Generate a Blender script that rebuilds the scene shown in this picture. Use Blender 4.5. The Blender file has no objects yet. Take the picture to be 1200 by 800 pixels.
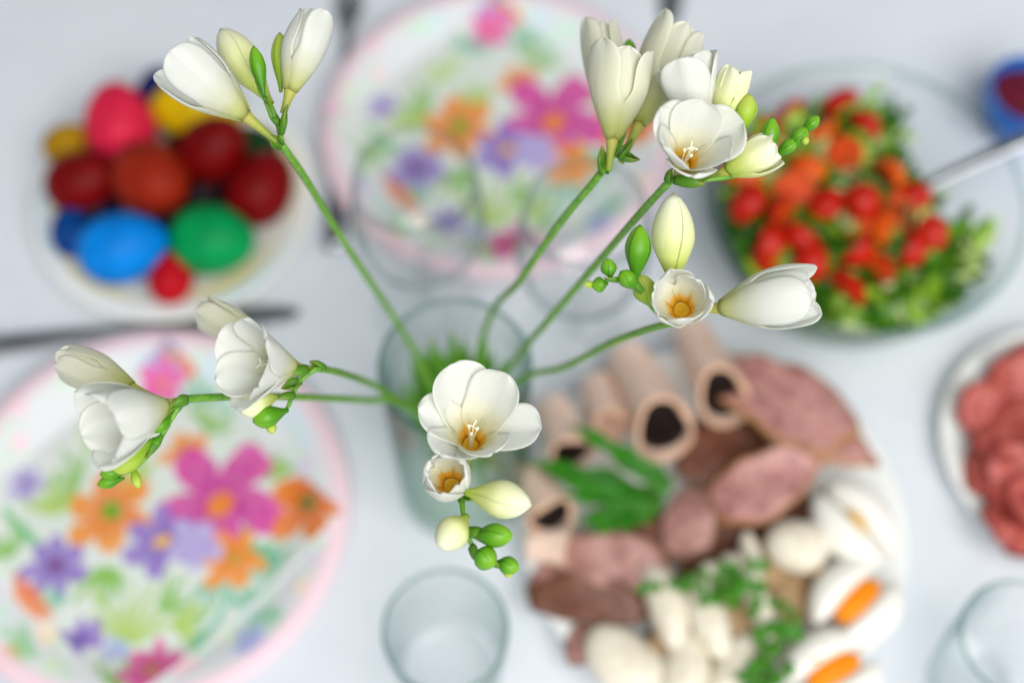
import bpy, math, random
import numpy as np
from mathutils import Vector, Matrix

# ------------------------------------------------------------------ camera, light, exposure
sc = bpy.context.scene
COL = sc.collection
H = 78.0                       # lens height above the cloth, cm
TH = math.radians(27.0)        # tilt from straight down
FPX = 1200 * 50 / 36.0
cam = bpy.data.cameras.new('camera')
cam.lens = 50; cam.sensor_width = 36; cam.clip_end = 100; cam.clip_start = 0.01
cam.dof.use_dof = True
cam.dof.focus_distance = 0.535
cam.dof.aperture_fstop = 2.7
cam.dof.aperture_blades = 0
camo = bpy.data.objects.new('camera', cam); COL.objects.link(camo)
camo.location = (0, 0, H / 100); camo.rotation_euler = (TH, 0, 0)
sc.camera = camo

world = bpy.data.worlds.new('World'); sc.world = world; world.use_nodes = True
bg = world.node_tree.nodes['Background']
bg.inputs[0].default_value = (0.86, 0.93, 1.0, 1); bg.inputs[1].default_value = 0.29

def area(name, loc, target, sx, sy, power, col):
    l = bpy.data.lights.new(name, 'AREA'); l.shape = 'RECTANGLE'; l.size = sx; l.size_y = sy
    l.energy = power; l.color = col
    o = bpy.data.objects.new(name, l); COL.objects.link(o); o.location = loc
    d = Vector(target) - Vector(loc)
    o.rotation_euler = d.to_track_quat('-Z', 'Y').to_euler()
    return o
area('window_light', (0.55, -0.75, 1.75), (0, 0.38, 0.1), 2.0, 1.6, 60, (1.0, 0.99, 0.965))

sc.view_settings.view_transform = 'Standard'; sc.view_settings.look = 'None'
sc.view_settings.exposure = 0.0; sc.view_settings.gamma = 1.0
sc.render.engine = 'CYCLES'
sc.cycles.use_denoising = True
sc.cycles.caustics_reflective = True; sc.cycles.caustics_refractive = True
sc.cycles.sample_clamp_indirect = 6.0
sc.cycles.max_bounces = 16; sc.cycles.transmission_bounces = 14; sc.cycles.transparent_max_bounces = 40
sc.cycles.diffuse_bounces = 5; sc.cycles.glossy_bounces = 6

rnd = random.Random(7)
CT, ST = math.cos(TH), math.sin(TH)
A = lambda *a: np.array(a, float)

def ray(u, v):
    tx = (u - 600) / FPX; ty = (400 - v) / FPX
    return A(tx, ST + ty * CT, -(CT - ty * ST))
def Wd(u, v, d):               # a place at axial distance d (cm) from the lens
    return A(0, 0, H) + ray(u, v) * d
def Wz(u, v, z):               # a place at height z (cm) above the cloth
    r = ray(u, v); return A(0, 0, H) + r * ((z - H) / r[2])

def lin(c):
    return tuple(((x / 255) / 12.92 if x / 255 <= 0.04045 else ((x / 255 + 0.055) / 1.055) ** 2.4) for x in c)

# ------------------------------------------------------------------ materials
MATS = {}
class NT:
    def __init__(s, name):
        s.m = bpy.data.materials.new(name); s.m.use_nodes = True
        s.t = s.m.node_tree; s.t.nodes.clear()
        s.out = s.n('ShaderNodeOutputMaterial')
    def n(s, typ, **kw):
        nd = s.t.nodes.new(typ)
        for k, v in kw.items():
            if k.startswith('_'): setattr(nd, k[1:], v)
        return nd
    def l(s, a, b): s.t.links.new(a, b)
    def noise(s, scale, detail=3, coord='Object', rough=0.55):
        tc = s.n('ShaderNodeTexCoord'); nz = s.n('ShaderNodeTexNoise')
        nz.inputs['Scale'].default_value = scale; nz.inputs['Detail'].default_value = detail
        nz.inputs['Roughness'].default_value = rough
        s.l(tc.outputs[coord], nz.inputs['Vector']); return nz.outputs['Fac']
    def ramp(s, fac, stops):
        r = s.n('ShaderNodeValToRGB'); e = r.color_ramp.elements
        while len(e) < len(stops): e.new(0.5)
        for k, (p, c) in enumerate(stops):
            e[k].position = p; e[k].color = (*c, 1)
        s.l(fac, r.inputs['Fac']); return r.outputs['Color']
    def bump(s, h, strength, dist=0.001):
        b = s.n('ShaderNodeBump'); b.inputs['Strength'].default_value = strength; b.inputs['Distance'].default_value = dist
        s.l(h, b.inputs['Height']); return b.outputs['Normal']
    def prin(s, rough=0.5, spec=0.5, **kw):
        p = s.n('ShaderNodeBsdfPrincipled'); p.inputs['Roughness'].default_value = rough
        p.inputs['Specular IOR Level'].default_value = spec
        for k, v in kw.items(): p.inputs[k.replace('_', ' ')].default_value = v
        return p

def mat_simple(name, c1, c2, scale=200, rough=0.5, spec=0.4, bump=0.15, bscale=None, sss=0.0, coat=0.0, metal=0.0):
    if name in MATS: return MATS[name]
    t = NT(name); f = t.noise(scale)
    p = t.prin(rough, spec); t.l(t.ramp(f, [(0.3, lin(c1)), (0.7, lin(c2))]), p.inputs['Base Color'])
    p.inputs['Metallic'].default_value = metal; p.inputs['Coat Weight'].default_value = coat
    if sss:
        p.inputs['Subsurface Weight'].default_value = sss
        p.inputs['Subsurface Radius'].default_value = (0.004, 0.002, 0.0012); p.inputs['Subsurface Scale'].default_value = 1.0
    if bump: t.l(t.bump(t.noise(bscale or scale * 2), bump), p.inputs['Normal'])
    t.l(p.outputs[0], t.out.inputs[0]); MATS[name] = t.m; return t.m

def mat_attr(name, rough=0.5, spec=0.3, trans=0.0, bump=0.1, bscale=400, sheen=0.0):
    if name in MATS: return MATS[name]
    t = NT(name); a = t.n('ShaderNodeAttribute'); a.attribute_name = 'tint'
    p = t.prin(rough, spec); t.l(a.outputs['Color'], p.inputs['Base Color'])
    if bump: t.l(t.bump(t.noise(bscale), bump), p.inputs['Normal'])
    sh = p.outputs[0]
    if trans:
        tr = t.n('ShaderNodeBsdfTranslucent'); t.l(a.outputs['Color'], tr.inputs['Color'])
        mx = t.n('ShaderNodeMixShader'); mx.inputs[0].default_value = trans
        t.l(sh, mx.inputs[1]); t.l(tr.outputs[0], mx.inputs[2]); sh = mx.outputs[0]
    t.l(sh, t.out.inputs[0]); MATS[name] = t.m; return t.m

def mat_petal(name, stops, trans=0.3, rough=0.42, vein=0.06):
    if name in MATS: return MATS[name]
    t = NT(name); uv = t.n('ShaderNodeUVMap'); sp = t.n('ShaderNodeSeparateXYZ'); t.l(uv.outputs[0], sp.inputs[0])
    nz = t.noise(260, 2)
    ma = t.n('ShaderNodeMath', _operation='MULTIPLY_ADD'); ma.inputs[1].default_value = 0.14
    t.l(nz, ma.inputs[0]); t.l(sp.outputs['Y'], ma.inputs[2])
    mb = t.n('ShaderNodeMath', _operation='SUBTRACT'); t.l(ma.outputs[0], mb.inputs[0]); mb.inputs[1].default_value = 0.07
    col = t.ramp(mb.outputs[0], [(a, lin(c)) for a, c in stops])
    # fine lengthwise veins
    mp = t.n('ShaderNodeMapping'); mp.inputs['Scale'].default_value = (16, 0.9, 1); t.l(uv.outputs[0], mp.inputs[0])
    vz = t.n('ShaderNodeTexNoise'); vz.inputs['Scale'].default_value = 1.6; vz.inputs['Detail'].default_value = 3; t.l(mp.outputs[0], vz.inputs['Vector'])
    mix = t.n('ShaderNodeMix', _data_type='RGBA', _blend_type='MULTIPLY')
    t.l(col, mix.inputs['A'])
    t.l(t.ramp(vz.outputs['Fac'], [(0.3, (1 - vein * 1.6, 1 - vein, 1 - vein * 2.4)), (0.62, (1, 1, 1))]), mix.inputs['B'])
    mix.inputs['Factor'].default_value = 1.0
    c = mix.outputs['Result']
    p = t.prin(rough, 0.35); t.l(c, p.inputs['Base Color'])
    p.inputs['Sheen Weight'].default_value = 0.0
    t.l(t.bump(vz.outputs['Fac'], 0.15, 0.0008), p.inputs['Normal'])
    tr = t.n('ShaderNodeBsdfTranslucent'); t.l(c, tr.inputs['Color'])
    mx = t.n('ShaderNodeMixShader'); mx.inputs[0].default_value = trans
    t.l(p.outputs[0], mx.inputs[1]); t.l(tr.outputs[0], mx.inputs[2])
    t.l(mx.outputs[0], t.out.inputs[0]); MATS[name] = t.m; return t.m

def mat_glass(name, face, edge, ior=1.45, rough=0.0):
    """thin clear glass: passes light straight, greener where seen edge-on, mirrors by its Fresnel term"""
    if name in MATS: return MATS[name]
    t = NT(name); lw = t.n('ShaderNodeLayerWeight'); lw.inputs['Blend'].default_value = 0.5
    tr = t.n('ShaderNodeBsdfTransparent'); t.l(t.ramp(lw.outputs['Facing'], [(0.62, face), (0.97, edge)]), tr.inputs['Color'])
    gl = t.n('ShaderNodeBsdfGlossy'); gl.inputs['Roughness'].default_value = rough
    pw = t.n('ShaderNodeMath', _operation='POWER'); t.l(lw.outputs['Facing'], pw.inputs[0]); pw.inputs[1].default_value = 5.0
    f0 = ((ior - 1) / (ior + 1)) ** 2; fr = t.n('ShaderNodeMath', _operation='MULTIPLY_ADD'); t.l(pw.outputs[0], fr.inputs[0]); fr.inputs[1].default_value = 0.5; fr.inputs[2].default_value = f0
    mx = t.n('ShaderNodeMixShader'); t.l(fr.outputs[0], mx.inputs[0]); t.l(tr.outputs[0], mx.inputs[1]); t.l(gl.outputs[0], mx.inputs[2])
    t.l(mx.outputs[0], t.out.inputs[0]); MATS[name] = t.m; return t.m

M_WHITE = mat_petal('petal_white', [(0.0, (205, 208, 120)), (0.10, (224, 226, 158)), (0.30, (238, 238, 220)), (0.55, (244, 244, 240)), (1.0, (246, 246, 243))], trans=.5, vein=.03)
M_THROAT = mat_petal('petal_throat', [(0.0, (246, 204, 70)), (0.05, (254, 206, 60)), (0.13, (255, 220, 96)), (0.22, (248, 243, 216)), (0.6, (244, 244, 240)), (1.0, (246, 246, 243))], trans=.5, vein=.03)
M_IVORY = mat_petal('petal_ivory', [(0.0, (196, 200, 105)), (0.16, (216, 218, 150)), (0.42, (238, 237, 214)), (1.0, (245, 244, 234))], trans=0.45, vein=.04)
M_TUBE = mat_petal('flower_tube', [(0.0, (150, 172, 60)), (0.5, (205, 204, 104)), (0.69, (226, 220, 130)), (0.77, (254, 208, 70)), (1.0, (254, 204, 60))], trans=0.35)
M_CREAM = mat_petal('bud_cream', [(0.0, (150, 182, 52)), (0.25, (205, 216, 110)), (0.55, (236, 238, 178)), (1.0, (246, 246, 224))], trans=0.2)
M_LIME = mat_petal('bud_lime', [(0.0, (110, 158, 30)), (0.4, (152, 188, 48)), (1.0, (198, 212, 96))], trans=0.15)
M_GREEN = mat_petal('bud_green', [(0.0, (58, 116, 14)), (0.5, (84, 150, 20)), (1.0, (128, 184, 42))], trans=0.1, rough=0.35)
M_BRACT = mat_petal('bract_green', [(0.0, (70, 122, 22)), (0.7, (92, 142, 34)), (1.0, (128, 140, 60))], trans=0.15)
M_STEM = mat_simple('stem_green', (78, 136, 26), (112, 166, 46), 300, 0.38, 0.45, 0.1)
M_STAMEN = mat_simple('stamen', (244, 242, 214), (250, 248, 230), 500, 0.5, 0.3, 0)
M_CLOTH = None
M_CLEAR = mat_glass('clear_glass', (.985, .99, .99), (.60, .70, .69))
M_VASE = mat_glass('vase_glass', (.975, .988, .98), (.42, .58, .52))
M_WATER = mat_glass('water', (.93, .975, .94), (.80, .90, .84), 1.33)
M_RIM = mat_glass('glass_rim', (.80, .87, .85), (.42, .54, .51))
M_BOWLG = mat_glass('bowl_glass', (.988, .992, .99), (.5, .62, .58))
M_STEEL = mat_simple('steel', (150, 152, 156), (172, 174, 178), 60, 0.3, 0.5, 0, metal=1.0)
M_CHINA = mat_simple('white_china', (232, 234, 232), (240, 241, 238), 40, 0.18, 0.5, 0)

# ------------------------------------------------------------------ object helpers
ORG = {}
def link(name, data, org, parent=None):
    o = bpy.data.objects.new(name, data); COL.objects.link(o)
    org = A(*org); ORG[o.name] = org
    if parent is not None:
        o.parent = parent; o.location = tuple((org - ORG[parent.name]) / 100)
    else:
        o.location = tuple(org / 100)
    return o
def tag(o, label, cat, group=None):
    o['label'] = label; o['category'] = cat
    if group: o['group'] = group
    return o
def thing(name, org, label, cat, group=None):
    o = link(name, None, org); o.empty_display_size = 0.01
    return tag(o, label, cat, group)

def mk(name, parts, mats, parent=None, org=None, smooth=True, tint=None, solid=0):
    """parts: list of (verts, faces, uv or None, material index)"""
    V, F, U, MI = [], [], [], []; k = 0
    for p in parts:
        v, f = np.asarray(p[0], float), p[1]
        uv = p[2] if len(p) > 2 and p[2] is not None else np.zeros((len(v), 2))
        mi = p[3] if len(p) > 3 else 0
        V.append(v); U.append(uv); F += [tuple(i + k for i in q) for q in f]; MI += [mi] * len(f); k += len(v)
    V = np.vstack(V); U = np.vstack(U)
    if org is None: org = V.mean(0)
    me = bpy.data.meshes.new(name)
    me.from_pydata(((V - org) / 100).tolist(), [], F)
    if not isinstance(mats, (list, tuple)): mats = [mats]
    for m in mats: me.materials.append(m)
    me.polygons.foreach_set('material_index', MI)
    me.polygons.foreach_set('use_smooth', [smooth] * len(F))
    uvl = me.uv_layers.new(name='UVMap')
    idx = np.empty(len(me.loops), int); me.loops.foreach_get('vertex_index', idx)
    uvl.data.foreach_set('uv', U[idx].astype(np.float32).ravel())
    if tint is not None:
        ca = me.color_attributes.new('tint', 'FLOAT_COLOR', 'POINT')
        ca.data.foreach_set('color', np.hstack([tint, np.ones((len(V), 1))]).astype(np.float32).ravel())
    me.update()
    o = link(name, me, org, parent)
    if solid:
        md = o.modifiers.new('thickness', 'SOLIDIFY'); md.thickness = solid / 100; md.offset = 0
    return o

def gridf(nu, nv, wrap=False):     # index = i*nv + j ; wrap joins j
    f = []
    for i in range(nu - 1):
        for j in range(nv if wrap else nv - 1):
            j2 = (j + 1) % nv
            f.append((i * nv + j, i * nv + j2, (i + 1) * nv + j2, (i + 1) * nv + j))
    return f

def lathe(profile, n=48, center=(0, 0, 0), wob=None):
    """profile of (r, z); r = 0 ends close it"""
    prof = np.array(profile, float); c = A(*center); V, UV = [], []
    for i, (r, z) in enumerate(prof):
        for j in range(n):
            a = 2 * math.pi * j / n
            rr = r * (wob(a) if wob else 1)
            V.append(c + A(rr * math.cos(a), rr * math.sin(a), z)); UV.append((j / n, i / (len(prof) - 1)))
    return np.array(V), gridf(len(prof), n, True), np.array(UV)

def frame(axis, roll=0.0, ref=(0, 0, 1)):
    z = A(*axis); z /= np.linalg.norm(z)
    r = A(*ref)
    if abs(z @ r) > 0.95: r = A(0, 1, 0)
    x = np.cross(r, z); x /= np.linalg.norm(x); y = np.cross(z, x)
    c, s = math.cos(roll), math.sin(roll)
    return np.array([x * c + y * s, -x * s + y * c, z])      # rows
def place(local, base, fr): return np.asarray(local) @ fr + base

def catmull(pts, n=10):
    P = [np.asarray(p, float) for p in pts]; P = [2 * P[0] - P[1]] + P + [2 * P[-1] - P[-2]]; out = []
    for k in range(1, len(P) - 2):
        for i in range(n):
            t = i / n; a, b, c, d = P[k - 1], P[k], P[k + 1], P[k + 2]
            out.append(0.5 * (2 * b + (c - a) * t + (2 * a - 5 * b + 4 * c - d) * t * t + (3 * b - a - 3 * c + d) * t ** 3))
    out.append(P[-2]); return np.array(out)

def tube(path, rad, sides=10, flat=None):
    """rad: function of t in 0..1; flat: (width scale, thickness scale, up)"""
    n = len(path); V, UV = [], []
    T = np.gradient(path, axis=0); T /= np.linalg.norm(T, axis=1)[:, None]
    up = A(0.3, 0.2, 1) if flat is None else A(*flat[2])
    x = np.cross(up, T[0]); x /= np.linalg.norm(x)
    for i in range(n):
        x = x - T[i] * (x @ T[i]); x /= np.linalg.norm(x); y = np.cross(T[i], x)
        t = i / (n - 1); r = rad(t)
        fx, fy = (1, 1) if flat is None else (flat[0], flat[1])
        for j in range(sides):
            a = 2 * math.pi * j / sides
            V.append(path[i] + x * math.cos(a) * r * fx + y * math.sin(a) * r * fy); UV.append((j / sides, t))
    f = gridf(n, sides, True)
    f.append(tuple(range(sides))[::-1]); f.append(tuple((n - 1) * sides + j for j in range(sides)))
    return np.array(V), f, np.array(UV)

def sm(a, b, x):
    t = np.clip((x - a) / (b - a), 0, 1); return t * t * (3 - 2 * t)

# ------------------------------------------------------------------ tablecloth
def build_cloth():
    t = NT('white_tablecloth')
    tc = t.n('ShaderNodeTexCoord')
    f1 = t.noise(3.0, 4); f2 = t.noise(900, 2)
    w1 = t.n('ShaderNodeTexWave'); w1.inputs['Scale'].default_value = 420; w1.bands_direction = 'X'; w1.inputs['Distortion'].default_value = 1.2
    w2 = t.n('ShaderNodeTexWave'); w2.inputs['Scale'].default_value = 420; w2.bands_direction = 'Y'; w2.inputs['Distortion'].default_value = 1.2
    t.l(tc.outputs['Object'], w1.inputs['Vector']); t.l(tc.outputs['Object'], w2.inputs['Vector'])
    ad = t.n('ShaderNodeMath', _operation='ADD'); t.l(w1.outputs['Fac'], ad.inputs[0]); t.l(w2.outputs['Fac'], ad.inputs[1])
    p = t.prin(0.85, 0.15); p.inputs['Sheen Weight'].default_value = 0.15
    t.l(t.ramp(f1, [(0.3, lin((213, 219, 227))), (0.7, lin((222, 227, 233)))]), p.inputs['Base Color'])
    b0 = t.n('ShaderNodeBump'); b0.inputs['Strength'].default_value = .5; b0.inputs['Distance'].default_value = .012
    t.l(t.noise(9, 3, rough=.5), b0.inputs['Height'])
    bb = t.n('ShaderNodeBump'); bb.inputs['Strength'].default_value = .25; bb.inputs['Distance'].default_value = .0004
    t.l(ad.outputs[0], bb.inputs['Height']); t.l(b0.outputs[0], bb.inputs['Normal']); b = bb.outputs[0]
    t.l(b, p.inputs['Normal']); t.l(p.outputs[0], t.out.inputs[0])
    n = 150; xs = np.linspace(-115, 115, n); ys = np.linspace(-60, 150, n)
    X, Y = np.meshgrid(xs, ys)
    Z = -0.14 + 0.07 * np.sin(X * .13 + 1.3 * np.sin(Y * .05)) + 0.05 * np.sin(Y * .19 + X * .07 + .9)
    Z += 0.02 * np.sin(X * .31 - Y * .23)
    V = np.stack([X.ravel(), Y.ravel(), Z.ravel()], 1)
    o = mk('tablecloth', [(V, gridf(n, n))], t.m, org=(0, 45, 0), solid=0.0)
    o['kind'] = 'structure'; o['label'] = 'plain white cotton cloth covering the table'
build_cloth()

# ------------------------------------------------------------------ printed paper: tint fields
def over(img, alpha, col):
    a = np.clip(alpha, 0, 1)[:, None]; return img * (1 - a) + np.array(lin(col))[None] * a
def soft(d, w=0.12): return 1 - sm(-w, w, d)
def p_flower(img, x, y, cx, cy, r, n, ph, c1, c2, cc, deep=0.62):
    dx, dy = x - cx, y - cy; rr = np.hypot(dx, dy); a = np.arctan2(dy, dx) + ph
    k = np.abs(np.cos(n * a / 2)); edge = r * (0.42 + 0.58 * k ** 0.6)
    al = soft(rr - edge, 0.14)
    img = over(img, al * 0.95, c1)
    img = over(img, al * sm(.0, 1.0, 1 - rr / r) * 0.9 * (0.6 + .4 * np.sin(n * a * 2 + rr * 3)), c2)
    img = over(img, al * soft(np.abs(np.sin(n * a / 2)) * rr - 0.05, .12) * 0.4, c2)
    return over(img, soft(rr - r * 0.2, 0.1), cc)
def p_leaf(img, x, y, x0, y0, x1, y1, w, c, al=0.85):
    d = np.array([x1 - x0, y1 - y0]); L = np.hypot(*d); d = d / L
    s = ((x - x0) * d[0] + (y - y0) * d[1]) / L; q = -(x - x0) * d[1] + (y - y0) * d[0]
    hw = w * np.sqrt(np.clip(4 * s * (1 - s), 0, 1)) * (1 - 0.3 * s)
    return over(img, soft(np.abs(q) - hw, 0.09) * ((s > 0) & (s < 1)) * al, c)
def p_fan(img, x, y, cx, cy, a0, a1, n, L, w, c, al=0.75):
    for k in range(n):
        a = math.radians(a0 + (a1 - a0) * k / max(1, n - 1)); l = L * (0.8 + 0.2 * math.sin(k * 2.3))
        img = p_leaf(img, x, y, cx, cy, cx + l * math.cos(a), cy + l * math.sin(a), w, c, al)
    return img

MAG, MAG2 = (224, 70, 168), (168, 30, 128); ORA, ORA2 = (246, 158, 50), (232, 104, 20); RO, RO2 = (242, 134, 30), (214, 74, 14)
PUR, PUR2 = (158, 128, 208), (104, 76, 168); LAV, LAV2 = (196, 184, 230), (152, 140, 206)
YG, GR, TEAL = (176, 208, 96), (128, 190, 60), (104, 186, 150)
def napkin_tint(x, y):
    img = np.tile(np.array(lin((228, 232, 228)))[None], (len(x), 1))
    wash = 0.5 + 0.5 * np.sin(x * 0.9 + 1.3 * np.sin(y * .6)) * np.sin(y * 0.8 + 1.1)
    img = over(img, wash * 0.35, (206, 232, 206))
    x, y = x + .14 * np.sin(1.9 * y + .7 * x) + .08 * np.sin(4.3 * x + 1.0), y + .14 * np.sin(1.7 * x + 2.0) + .08 * np.sin(4.9 * y + .4)
    C = lambda px, py: ((px - 175) / 20.2, -(py - 603) / 18.6)
    def fan(px, py, *a):
        nonlocal img; img = p_fan(img, x, y, *C(px, py), *a)
    def lf(p, q, w, c, al=0.85):
        nonlocal img; img = p_leaf(img, x, y, *C(*p), *C(*q), w, c, al)
    def fl(px, py, r, *a):
        nonlocal img; img = p_flower(img, x, y, *C(px, py), r / 19.5, *a)
    fan(60, 600, 40, 150, 7, 3.2, .26, YG); fan(165, 735, 20, 165, 9, 3.9, .28, YG); fan(190, 700, -20, 70, 5, 2.8, .25, GR)
    fan(20, 640, 70, 200, 5, 2.6, .25, GR); fan(215, 470, 20, 160, 6, 2.6, .3, TEAL, .6); fan(285, 560, 20, 80, 3, 3.2, .35, GR, .9)
    fan(300, 660, 30, 130, 5, 3.0, .34, (76, 174, 116), .9); fan(258, 660, -130, -60, 4, 3.6, .28, TEAL); fan(110, 520, 60, 170, 5, 2.6, .3, (190, 222, 130))
    fan(165, 790, 60, 130, 4, 2.4, .3, GR); fan(240, 460, -60, 60, 5, 2.2, .4, (170, 218, 190), .7); fan(90, 690, 100, 200, 5, 2.2, .3, TEAL, .6)
    fan(330, 640, 190, 250, 3, 2.8, .3, TEAL); fan(60, 770, 20, 120, 4, 2.0, .3, (170, 214, 180), .6); fan(250, 760, 20, 120, 5, 2.2, .3, (160, 210, 180), .6)
    fan(130, 660, 200, 330, 6, 2.4, .3, GR, .8); fan(150, 560, 60, 200, 6, 2.2, .3, YG, .8); fan(310, 700, 60, 170, 5, 2.2, .3, TEAL, .7); fan(90, 560, 100, 220, 5, 2.8, .26, GR, .75); fan(225, 500, 10, 120, 5, 2.4, .3, GR, .7); fan(215, 720, -40, 60, 5, 2.6, .28, YG, .85); fan(140, 480, 30, 150, 5, 2.2, .3, TEAL, .7)
    lf((5, 590), (60, 650), .35, (90, 190, 110)); lf((330, 540), (262, 552), .4, (150, 200, 40)); lf((320, 560), (372, 600), .4, (120, 170, 40))
    lf((272, 660), (300, 590), .5, (60, 170, 130)); lf((238, 745), (275, 690), .3, (80, 190, 150))
    fl(205, 527, 30, 5, .4, (240, 170, 90), ORA2, (190, 140, 30))
    fl(178, 412, 34, 5, .2, LAV, PUR2, (230, 190, 60)); fl(168, 442, 30, 5, 1.0, (240, 100, 180), (228, 60, 160), (240, 150, 60)); fl(207, 420, 22, 5, .6, (244, 140, 60), ORA2, (220, 120, 30))
    fl(252, 583, 76, 5, .25, MAG, MAG2, (240, 130, 20))
    fl(125, 595, 52, 6, .3, ORA, RO2, (110, 170, 30)); fl(272, 648, 38, 6, .1, ORA, ORA2, (200, 150, 30)); fl(358, 590, 50, 5, .0, RO, RO2, (120, 120, 20))
    fl(188, 628, 42, 6, .5, PUR, PUR2, (250, 190, 40)); fl(228, 632, 32, 5, .2, LAV, LAV2, (190, 170, 230))
    fl(70, 655, 36, 7, .2, PUR, PUR2, (120, 60, 110)); fl(110, 732, 25, 6, .3, PUR, PUR2, (90, 70, 150))
    lf((38, 675), (72, 712), .42, (240, 120, 40)); lf((30, 660), (52, 700), .3, (236, 96, 50))
    fl(197, 768, 36, 7, .3, (232, 100, 170), (204, 36, 120), (190, 140, 30)); fl(40, 766, 17, 5, .1, (246, 180, 90), ORA2, (240, 170, 40))
    fl(150, 745, 16, 5, .4, (176, 196, 232), LAV2, (230, 230, 240)); fl(20, 560, 24, 6, .2, LAV, PUR2, (120, 80, 160))
    m = .5 + .5 * np.sin(3.3 * x + 1.7 * np.sin(2.1 * y)) * np.sin(2.9 * y + 1.3 * np.sin(1.9 * x))
    return img * (1 - .10 * m[:, None]) + .10 * m[:, None] * np.array(lin((246, 246, 242)))[None]

def plate_tint(x, y):
    r = np.hypot(x, y); img = np.tile(np.array(lin((224, 226, 228)))[None], (len(x), 1))
    rg = random.Random(3)
    for k in range(26):
        a = k / 26 * 6.283 + rg.uniform(-.1, .1); q = rg.uniform(8.2, 10.6); c = rg.choice([(250, 206, 220), (206, 226, 240), (214, 234, 206), (250, 224, 196), (222, 208, 238), (206, 236, 226)])
        img = p_flower(img, x, y, q * math.cos(a), q * math.sin(a), rg.uniform(.45, .95), 5, rg.random() * 6, c, c, (246, 226, 190))
        img = p_fan(img, x, y, q * math.cos(a + .12), q * math.sin(a + .12), rg.uniform(0, 360), rg.uniform(0, 360), 4, 1.3, .2, (204, 230, 206), .6)
    img = p_flower(img, x, y, -11.0 * math.cos(.05), 11.0 * math.sin(.05) + .4, .85, 5, 0, (240, 130, 190), (228, 90, 160), (240, 160, 190))
    img = p_flower(img, x, y, 6.6, -7.6, 1.1, 5, 0, (176, 188, 230), (150, 160, 214), (190, 180, 226))
    img = p_flower(img, x, y, -6.5, -8.4, .8, 5, 0, (240, 176, 96), (228, 120, 40), (236, 170, 60))
    img = p_leaf(img, x, y, -7.2, -4.2, -5.2, -6.2, .45, (236, 140, 70)); img = p_fan(img, x, y, -5.6, -7.6, 120, 300, 6, 2.0, .28, (150, 206, 150), .7)
    img = p_fan(img, x, y, 7.4, -5.6, 200, 330, 6, 2.0, .28, (150, 206, 170), .7)
    return over(img, sm(10.25, 10.75, r) * 0.9, (238, 206, 216))

PLATE_R = 11.5
def plate_h(r):                    # top surface of a party plate
    return 0.25 + 1.25 * sm(7.6, 10.9, r) - 0.18 * sm(10.9, 11.5, r)
M_PAPER = mat_attr('printed_paper', 0.6, 0.2, 0.0, 0.05, 250)
M_NAPKIN = mat_attr('printed_napkin', 0.8, 0.15, 0.12, 0.25, 900)

def party_plate(c, label):
    rr = np.concatenate([np.linspace(0.01, 7.4, 34), np.linspace(7.5, 11.5, 44)]); n = 280; V = []
    for r in rr:
        a = np.arange(n) * 2 * math.pi / n
        V.append(np.stack([r * np.cos(a), r * np.sin(a), np.full(n, plate_h(r))], 1))
    V = np.vstack(V); t = plate_tint(V[:, 0], V[:, 1])
    parts = [(V + A(*c), gridf(len(rr), n, True))]
    # underside and rolled edge
    prof = [(11.5, plate_h(11.5)), (11.62, 1.22), (11.55, 1.1), (10.9, 1.3), (9.2, .55), (7.8, 0.06), (7.0, 0.02), (0.01, 0.02)]
    L = lathe(prof, n, c); parts.append((L[0], L[1]))
    t = np.vstack([t, np.tile(np.array(lin((246, 220, 228)))[None], (len(L[0]), 1))])
    return tag(mk('party_plate', parts, M_PAPER, org=A(*c), tint=t), label, 'plate')

NAP = None
def napkin(c, rot, label):
    global NAP
    n = 170; s = 7.8; g = np.linspace(-s, s, n); X, Y = np.meshgrid(g, g); X = X.ravel(); Y = Y.ravel()
    a = math.radians(45 + rot); x = X * math.cos(a) - Y * math.sin(a); y = X * math.sin(a) + Y * math.cos(a)
    t = napkin_tint(x, y)
    # drapes over the rim of the plate it lies in
    z = plate_h(np.minimum(np.hypot(x + 0.2, y - .3), 11.2)) + 0.10 + 0.03 * np.sin(x * 1.1 + y * .6)
    top = np.stack([x, y, z + .26], 1); bot = np.stack([x, y, z], 1)
    f = gridf(n, n); parts = [(top + A(*c), f)]
    ring = [i for i in range(n)] + [i * n + n - 1 for i in range(1, n)] + [(n - 1) * n + i for i in range(n - 2, -1, -1)] + [i * n for i in range(n - 2, 0, -1)]
    m = len(ring); sv = np.vstack([top[ring], bot[ring]]) + A(*c)
    sf = [(i, (i + 1) % m, m + (i + 1) % m, m + i) for i in range(m)]
    parts.append((sv, sf)); parts.append((bot + A(*c), [q[::-1] for q in f]))
    tt = np.vstack([t, np.tile(np.array(lin((236, 238, 236)))[None], (len(sv) + len(bot), 1))])
    return tag(mk('paper_napkin', parts, M_NAPKIN, org=A(*c), tint=tt), label, 'napkin')

PL1 = Wz(172, 593, 0); PL1 = Wz(172, 598, 1.2) * A(1, 1, 0); PL2 = Wz(583, 147, 1.2) * A(1, 1, 0)
party_plate(PL1, 'round paper plate with pink rim beside the small drinking glass')
party_plate(PL2, 'round paper plate with pink rim behind the wine glasses')
napkin(PL1 + A(.2, -.3, 0), 0, 'folded square floral paper napkin on the plate beside the plain tumbler')
napkin(PL2 + A(-.1, -.2, 0), 0, 'folded square floral paper napkin on the plate behind the wine glasses')

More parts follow.
